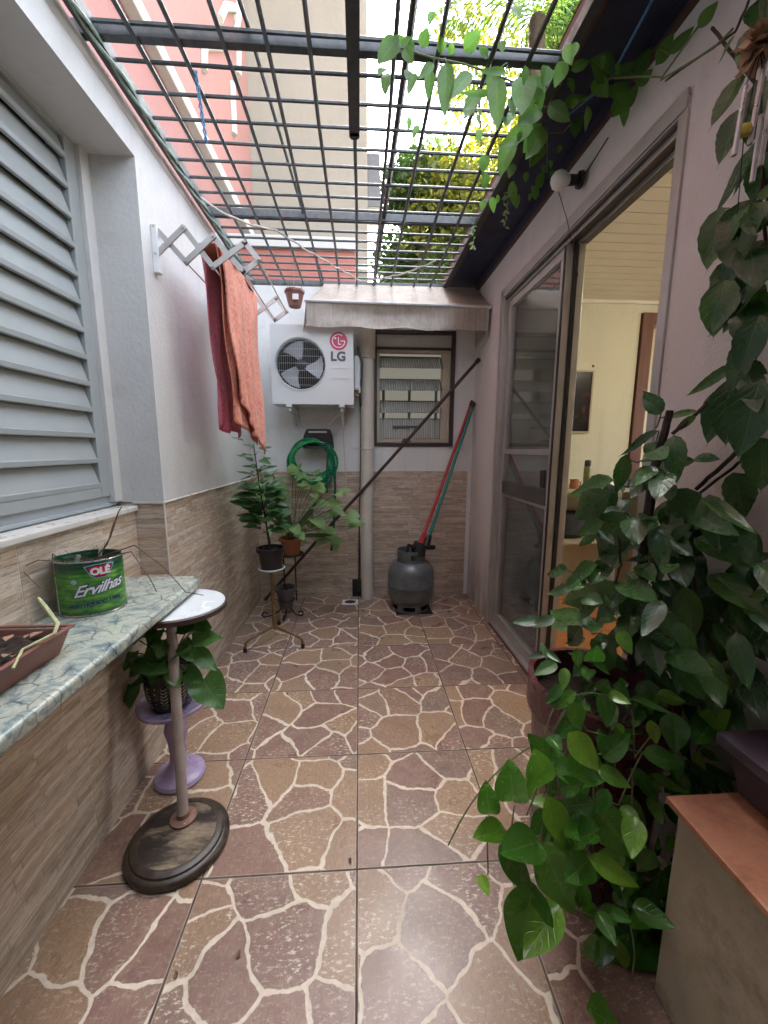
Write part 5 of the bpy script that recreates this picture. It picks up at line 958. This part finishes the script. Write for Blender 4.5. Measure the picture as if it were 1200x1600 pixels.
for k in range(16):     # climbing up the right edge
    px = rr.uniform(1150, 1198); py = rr.uniform(20, 640); B = at(px, py, 'x', rr.uniform(.80, .87)); d = Vector((rr.uniform(-.3, .0), rr.uniform(-.5, .3), rr.uniform(-1, -.5))).normalized(); T = B+d*rr.uniform(.07, .12); T.x = min(T.x, .905)
    m.leaf(B, T, rr.uniform(.18, .27), (-.8, -.4, .6), 'acum', .14, .2, 12, .05, .03)
for k in range(44):     # mass over the big pot
    a = rr.uniform(0, 6.28); q = rr.random(); B = Vector((.69+.17*q*math.cos(a), 1.03+.16*q*math.sin(a), .56+rr.uniform(.0, .42)*(1-q*.5))); d = Vector((math.cos(a)-.3, math.sin(a)-.3, rr.uniform(-.6, .4))).normalized(); T = B+d*rr.uniform(.06, .11); T.x = min(T.x, .91); m.leaf(B, T, rr.uniform(.16, .26), (-.5, -.6, .8), 'acum', .15, .2, 8, .05)
m.build('foliage', M['leafR'], cp, smooth=True)

# glossy vine in front
gv = empty('trailing_vine', (.5, .85, .5), 'bright glossy trailing vine spilling from the pots towards the floor', 'trailing plant')
m = MB(); sb = MB(); rr = random.Random(41); f8 = lambda x, y: (700+x/2.4, 950+y/2.4)
def dep(py): return .84-(py-1040)/460*.20
L8 = [((345, 875), (455, 1115), .27), ((535, 730), (682, 912), .3), ((525, 935), (692, 1032), .24), ((345, 880), (210, 912), .38), ((190, 890), (310, 1060), .26), ((320, 1030), (268, 1285), .4), ((415, 1110), (300, 1288), .34), ((530, 945), (448, 1015), .44), ((515, 1030), (490, 1112), .48), ((155, 775), (143, 662), .24), ((215, 830), (110, 855), .3), ((245, 725), (232, 588), .3), ((330, 680), (322, 548), .3), ((375, 600), (308, 488), .34), ((385, 600), (562, 645), .3), ((450, 465), (550, 592), .38), ((580, 560), (672, 485), .36), ((730, 545), (865, 582), .32), ((850, 395), (850, 545), .42),
      ((905, 600), (1062, 640), .25), ((860, 600), (885, 705), .32), ((375, 705), (425, 868), .34), ((440, 745), (545, 730), .34), ((560, 600), (672, 665), .32), ((540, 830), (450, 845), .32), ((690, 1120), (832, 1188), .36), ((560, 1135), (622, 1250), .36), ((610, 1140), (682, 1172), .3), ((780, 1490), (538, 1470), .34), ((520, 1500), (640, 1580), .36), ((120, 1000), (150, 1072), .26), ((470, 350), (490, 455), .38), ((365, 160), (425, 205), .2), ((350, 130), (372, 195), .2), ((480, 150), (490, 225), .3), ((440, 225), (430, 310), .3), ((640, 85), (690, 175), .34), ((540, 200), (560, 140), .34), ((600, 240), (550, 215), .34), ((530, 230), (520, 270), .4),
      ((610, 300), (545, 290), .35), ((600, 320), (690, 360), .3), ((660, 300), (640, 260), .36), ((700, 340), (850, 400), .12), ((1010, 245), (1065, 315), .44), ((1045, 350), (1150, 345), .42), ((1080, 250), (1140, 300), .36), ((870, 245), (965, 350), .34), ((780, 325), (895, 355), .3), ((960, 445), (1045, 390), .32), ((1000, 500), (1080, 470), .3), ((920, 540), (960, 600), .34), ((760, 420), (780, 500), .3), ((620, 430), (660, 490), .3), ((380, 480), (420, 530), .34), ((700, 780), (690, 920), .36), ((650, 740), (720, 830), .34), ((820, 1320), (740, 1420), .36), ((900, 1080), (800, 1150), .34), ((1000, 420), (930, 500), .34), ((480, 880), (560, 830), .36), ((420, 680), (500, 660), .34), ((600, 680), (560, 760), .34), ((760, 700), (800, 800), .34)]
for a, b, wd in L8:
    pa, pb_ = f8(*a), f8(*b); ya = dep(min(pa[1], 1500))-.035+rr.uniform(-.03, .02)
    if pa[0] > 1010: ya = .80
    B = at(*pa, 'y', ya); T = at(*pb_, 'y', ya-rr.uniform(.0, .05))
    for q in (B, T): q.z = max(q.z, .02); q.x = min(q.x, .9)
    if 1120 < pa[1]: T = B+(T-B)*1.15
    m.leaf(B, T, wd*.87, ((CAM-B).normalized()+Vector((rr.uniform(-.25, .25), rr.uniform(-.25, .25), .35+rr.uniform(-.15, .15)))), 'ovate', .14, .32, 12, .05)
def ok(P_): return ((P_.x-.69)**2+(P_.y-1.02)**2 > .2**2 or P_.z > .55) and not (P_.x > .64 and P_.y < .73 and P_.z < .66)
for k in range(430):
    px = rr.uniform(850, 1130); py = rr.uniform(1060, 1500)
    if px < 850+(py-1060)*-.1+20: continue
    if py > 1330 and px < 930: continue
    ya = dep(py)+rr.uniform(.03, .13); B = at(px, py, 'y', ya); d = Vector((rr.uniform(-.7, .7), rr.uniform(-.5, .3), rr.uniform(-1, .2))).normalized(); T = B+d*rr.uniform(.04, .085)
    if B.z < .05 or B.x > .9 or not ok(B) or not ok(T): continue
    m.leaf(B, T, rr.uniform(.22, .32), (-.2+rr.uniform(-.6, .6), -.5+rr.uniform(-.4, .4), .9), 'ovate', .15, .25, 7, .05)
m.build('foliage', M['leafF'], gv, smooth=True)
for pts in (((440, 380), (380, 500), (250, 560), (110, 700), (0, 890)), ((730, 540), (640, 740), (540, 740)), ((390, 600), (345, 870)), ((730, 540), (560, 550)), ((690, 620), (690, 760)), ((545, 600), (545, 930)), ((430, 1135), (560, 1165)), ((250, 740), (235, 850)), ((145, 780), (150, 1000)), ((690, 380), (700, 560), (840, 400)), ((470, 330), (600, 330), (840, 400)), ((440, 350), (520, 460), (700, 540)), ((680, 1180), (700, 1300), (690, 1400))):
    P_ = [at(*f8(*q), 'y', dep(min(1500, f8(*q)[1]))+.01) for q in pts]
    for q in P_: q.z = max(q.z, .01); q.x = min(q.x, .88)
    c = []
    for i in range(len(P_)-1): c += [P_[i].lerp(P_[i+1], j/5)+Vector((0, 0, .008*math.sin(j/5*3.14))) for j in range(5)]
    c.append(P_[-1]); sb.tube(c, .0018, 5)
for k in range(14): sb.tube(arc((.66+rr.uniform(-.1, .1), .95+rr.uniform(-.06, .05), .54), (.5+rr.uniform(-.12, .2), .82+rr.uniform(-.06, .06), rr.uniform(.2, .45)), .08), .002, 5)
sb.build('stem', M['stem'], gv, smooth=True)

# pergola vine
pv = empty('pergola_vine', (.5, 1.4, 2.4), 'green vine leaves hanging from the iron grid and along the eave', 'climbing plant')
m = MB(); sb = MB(); rr = random.Random(51); g3 = lambda x, y: (550+x/4, y/4); g7 = lambda x, y: (820+x/4, y/4)
LP = [(g3, [((440, 300), (470, 165), .45), ((700, 320), (812, 190), .42), ((590, 390), (578, 732), .17), ((745, 450), (600, 625), .17), ((905, 478), (910, 818), .2), ((490, 440), (475, 632), .18), ((395, 455), (345, 600), .16), ((215, 455), (207, 602), .17), ((200, 425), (165, 472), .25), ((290, 240), (155, 405), .32), ((385, 320), (290, 235), .36), ((510, 395), (412, 495), .22), ((620, 345), (622, 255), .4), ((565, 330), (550, 210), .36), ((850, 350), (790, 300), .3), ((800, 575), (695, 700), .22), ((870, 590), (670, 580), .1), ((1080, 470), (1055, 725), .28), ((1165, 665), (1035, 785), .3), ((1130, 770), (915, 935), .16), ((1000, 845), (920, 1110), .22), ((1185, 895), (1110, 1045), .22), ((1200, 800), (1085, 1000), .24), ((1165, 1180), (1192, 1080), .28), ((330, 300), (380, 400), .3), ((250, 300), (330, 230), .36), ((960, 450), (800, 445), .14), ((1110, 480), (1190, 600), .3)]),
      (g7, [((290, 440), (412, 376), .26), ((540, 470), (410, 368), .45), ((430, 500), (520, 610), .36), ((240, 650), (390, 602), .2), ((150, 655), (285, 762), .3), ((320, 742), (312, 862), .32), ((30, 690), (-20, 790), .3), ((545, 490), (780, 368), .17), ((660, 495), (860, 290), .26), ((820, 410), (1000, 205), .24), ((900, 340), (1095, 165), .24), ((1080, 175), (1210, 5), .3), ((600, 700), (770, 520), .26), ((545, 735), (700, 530), .24), ((620, 640), (620, 795), .22), ((110, 905), (35, 1045), .22), ((110, 1080), (68, 1182), .26), ((160, 1070), (192, 1125), .3), ((120, 800), (0, 860), .3), ((60, 840), (-10, 960), .3), ((560, 520), (600, 640), .4), ((700, 540), (800, 430), .34)])]
for g, lst in LP:
    for a, b, wd in lst:
        B = at(*g(*a), 'z', 2.41+rr.uniform(-.02, .02))
        if B.x > .86: B = at(*g(*a), 'x', .86)
        T = at(*g(*b), 'y', B.y-rr.uniform(0, .04)); T.x = min(T.x, .90); m.leaf(B, T, wd, (-.2, -.8, -.2), 'ovate', .08, .2, 10, .06); 
        if rr.random() < .8: sb.tube(arc(B, B+Vector((rr.uniform(-.03, .05), rr.uniform(0, .05), .045)), .01, 4), .0015, 4)
for k in range(70):
    B = Vector((rr.uniform(.05, .72), rr.uniform(1.25, 1.75), 2.44)); B.z += rr.uniform(-.05, .05)
    if rr.random() < .4: B = Vector((rr.uniform(.5, .8), rr.uniform(1.3, 2.0), 2.42+rr.uniform(-.06, .02)))
    if B.x < .4 and rr.random() < .6: continue
    d = Vector((rr.uniform(-.5, .5), rr.uniform(-.4, .4), -1)).normalized(); m.leaf(B, B+d*rr.uniform(.03, .07), rr.uniform(.25, .4), (rr.uniform(-.5, .5), -.8, 0), 'ovate', .1, .2, 7, .05)
for pts in (((160, 350), (300, 300), (500, 360), (700, 400), (900, 470), (1130, 560), (1180, 640)),): sb.tube([at(*g3(*q), 'z', 2.43) for q in pts], .0028, 5)
for pts in (((0, 520), (60, 640), (200, 700), (380, 620), (520, 490), (700, 480), (860, 480), (1080, 170)), ((140, 800), (140, 1080)), ((140, 830), (240, 830), (290, 770)), ((850, 500), (1180, 300), (1300, 180))): sb.tube([at(*g7(*q), 'x', .80) if g7(*q)[0] > 960 else at(*g7(*q), 'z', 2.40) for q in pts], .0026, 5)
sb.build('stem', M['stem'], pv, smooth=True); m.build('foliage', M['leafP'], pv, smooth=True)
for (px, py), n_ in (((790, 300), 26), ((740, 350), 22)):
    m = MB()
    p = at(px, py, 'z', 2.44)
    for k in range(n_): d = Vector((rr.uniform(-1, 1), rr.uniform(-1, 1), rr.uniform(-1, .2)))*.022; m.leaf(p, p+d, .25, (0, -1, 0), 'ovate', .1, .1, 3); p = p+Vector((rr.uniform(-.004, .004), rr.uniform(-.004, .004), -.006))
    m.build('flower_tassel', M['leafS'], pv)

# lamp bulb, chimes
bl = empty('wall_lamp', (.9, 1.7, 2.29), 'white globe bulb in a black socket on the door wall under the eave', 'lamp')
A_ = at(908, 281, 'x', .905); B_ = at(868, 282, 'x', .80); d = (B_-A_).normalized()
m = MB(); m.tube([A_, A_+d*.012, A_+d*.013, A_+d*.05], [.032, .03, .018, .02], 14); m.build('socket', M['blackp'], bl, smooth=True)
m = MB(); c = A_+d*.085; rot = d.to_track_quat('Z', 'Y').to_matrix(); m.lathe([(.012, -.045), (.018, -.03), (.032, -.012), (.036, .005), (.030, .024), (.014, .036), (0, .038)], c, 20, rot=rot); m.build('bulb', M['whitep'], bl, smooth=True)
m = MB(); m.tube([at(870, 290, 'x', .88), at(885, 340, 'x', .9), at(898, 400, 'x', .905), at(903, 430, 'x', .9), at(893, 455, 'x', .9)], .0015, 4); m.tube([A_, at(925, 255, 'x', .915), at(950, 215, 'x', .915)], .002, 4); m.build('wire', M['blackp'], bl)
wc = empty('wind_chime', (.72, .8, 2.0), 'metal tube wind chime with dried flower top hanging at the right edge', 'wind chime')
for (a, b) in (((1165, 135), (1147, 243)), ((1195, 95), (1171, 226)), ((1190, 180), (1175, 285)), ((1205, 150), (1188, 260))):
    m = MB(); m.tube([at(*a, 'y', .80), at(*b, 'y', .80)], .0045, 10); m.build('tube', M['chrome'], wc, smooth=True)
m = MB(); rr = random.Random(6); c = at(1190, 70, 'y', .80)
for k in range(26): d = Vector((rr.uniform(-1, 1), rr.uniform(-1, 1), rr.uniform(-.9, .5))).normalized(); m.leaf(c, c+d*.045, .45, None, 'ovate', .3, .4, 6, .2)
m.build('dried_flower', M['dry'], wc, smooth=True)
m = MB(); q = at(1163, 204, 'y', .8); m.lathe([(0, -.012), (.009, -.008), (.012, 0), (.009, .008), (0, .012)], q, 14); m.build('bead', pm('yellow_bead', (.45, .36, .05), .35), wc, smooth=True)
m = MB()
for a in ((1165, 135), (1195, 95), (1163, 204), (1190, 180)): m.tube([c, at(*a, 'y', .80)], .001, 4)
m.tube([c, c+Vector((0, .02, .45))], .0012, 4); m.tube([q, at(1152, 335, 'y', .8)], .0009, 4); m.build('string', M['dark'], wc)

# ------------------------------------------------------------------ things inside the room
pf = empty('framed_picture', (1.78, 3.38, 1.63), 'dark picture with reddish patches in a thin pale frame on the yellow wall', 'picture')
m = MB(); bars_x(m, 1.585, 1.985, 1.375, 1.89, .012, YI-.022, YI-.002); m.build('frame', M['deskw'], pf)
t = NT('dark_abstract_print'); p = t.obj(); n = t.noise(p, 7, 3, .5, .4); t.out(t.ramp(n, [(.4, (.008, .006, .008)), (.55, (.02, .01, .012)), (.64, (.12, .03, .025)), (.72, (.42, .2, .13))]), .25); m = MB(); m.box(1.597, 1.973, YI-.012, YI-.004, 1.387, 1.878); m.build('print', t.m, pf)
dk = empty('desk', (2.0, 3.2, 0), 'pale desk against the yellow wall inside the room', 'desk')
m = MB(); m.box(1.45, 2.36, 3.0, 3.38, .90, .925); m.build('top', M['deskw'], dk, bevel=.003)
m = MB(); m.box(1.46, 2.35, 3.02, 3.37, .48, .50); m.build('shelf', M['deskw'], dk)
for x in (1.46, 2.33):
    m = MB(); m.box(x, x+.02, 3.02, 3.37, .02, .899); m.build('side_panel', M['deskw'], dk)
m = MB(); m.box(1.48, 2.33, 3.36, 3.375, .501, .70); m.build('back_panel', M['dark'], dk)
def small(name, label, cat, fn, mat, **k): mm = MB(); fn(mm); return tag(mm.build(name, mat, None, **k), label, cat)
sc2 = empty('spray_can', (1.83, 3.1, .925), 'olive and black spray can standing on the desk', 'spray can')
m = MB(); m.lathe([(.026, .926), (.027, .93), (.027, 1.085), (.022, 1.1)], (1.83, 3.1, 0), 20); m.build('body', pm('olive_label', (.16, .15, .05), .3, .4, 30, 0), sc2, smooth=True)
m = MB(); m.lathe([(.024, 1.1), (.025, 1.102), (.025, 1.14), (.018, 1.15), (0, 1.152)], (1.83, 3.1, 0), 20); m.build('cap', M['blackp'], sc2, smooth=True)
small('plastic_bag', 'crumpled white plastic bag lying on the desk', 'bag', lambda q: q.add([Vector((1.98+.13*math.cos(a)*math.cos(b_)*(1+.15*noise.noise(Vector((a, b_, 1))*2)), 3.12+.07*math.sin(a)*math.cos(b_), .926+.07*math.sin(b_)*(1+.4*noise.noise(Vector((a, b_, 0))*3)))) for b_ in [i*.157 for i in range(11)] for a in [j*.314 for j in range(20)]], [(i*20+j, i*20+(j+1) % 20, (i+1)*20+(j+1) % 20, (i+1)*20+j) for i in range(10) for j in range(20)]), M['whitep'], smooth=True)
small('wifi_router', 'small black router box with a cable on the desk', 'router', lambda q: (q.box(2.17, 2.30, 3.1, 3.2, .926, .99), q.tube([(2.16, 3.15, .96), (2.14, 3.15, 1.03), (2.22, 3.2, 1.05), (2.3, 3.3, 1.0)], .003, 5)), M['blackp'])
mg = small('carved_mug', 'little carved orange brown mug beside the spray can', 'mug', lambda q: (q.lathe([(.028, .926), (.034, .95), (.03, .98), (.033, 1.0), (.028, 1.0), (.026, .95)], (1.70, 3.05, 0), 16), q.tube([(1.70+.03, 3.05, .985), (1.755, 3.05, .975), (1.75, 3.05, .945), (1.73, 3.05, .94)], .005, 6)), M['terra'], smooth=True)
small('photo_stand', 'small white edged photo standing at the desk end', 'photo frame', lambda q: q.box(1.60, 1.61, 3.02, 3.14, .926, 1.08, Matrix.Rotation(.2, 3, 'Y')), M['whitep'])
small('wall_socket', 'white wall socket plate beside the brown door frame', 'socket', lambda q: q.box(2.30, 2.355, YI-.008, YI-.001, 1.04, 1.15), M['whitep'], bevel=.003)
small('storage_bag', 'dark bag with pink trim on the lower desk shelf', 'bag', lambda q: q.lathe([(.10, .502), (.14, .54), (.13, .66), (.05, .70), (0, .70)], (1.75, 3.2, 0), 20, 1.2, .8), M['dark'], smooth=True)

# fallen bits on the floor
rr = random.Random(77)
for k, (px, py) in enumerate(((449, 1084), (275, 1523), (373, 1491), (547, 1345))):
    m = MB(); a = rr.uniform(0, 6.28); c = at(px, py, 'z', .003); d = Vector((math.cos(a), math.sin(a), .0))*.009; m.leaf(c-d+Vector((0, 0, .001)), c+d+Vector((0, 0, .002)), .28, (0, 0, 1), 'ovate', .3, .5, 5)
    tag(m.build('fallen_leaf', M['twig'], None, smooth=True), ['tiny brown fallen leaf on the floor between stand and plinth, farthest back', 'tiny brown fallen leaf at the bottom left of the floor', 'tiny brown fallen leaf on the near tiles left of the middle seam', 'tiny brown fallen leaf right beside the middle tile seam'][k], 'leaf', 'fallen leaves on the floor')
m = MB(); m.box(-1.25, .665, -2.35, .12, 2.50, 2.54); m.box(-1.25, .665, .12, .15, 2.44, 2.56); tag(m.build('shade_roof', M['board']), 'unseen flat roof added to shade the near end of the patio', 'roof')  # unseen roof, added to dim the near end of the patio
# wall closing the yard behind the viewer
m = MB(); m.box(-1.25, 1.07, -2.35, -2.2, 0, 2.4); tag(m.build('rear_wall', M['white']), 'plain white wall closing the patio at its near end', 'wall')
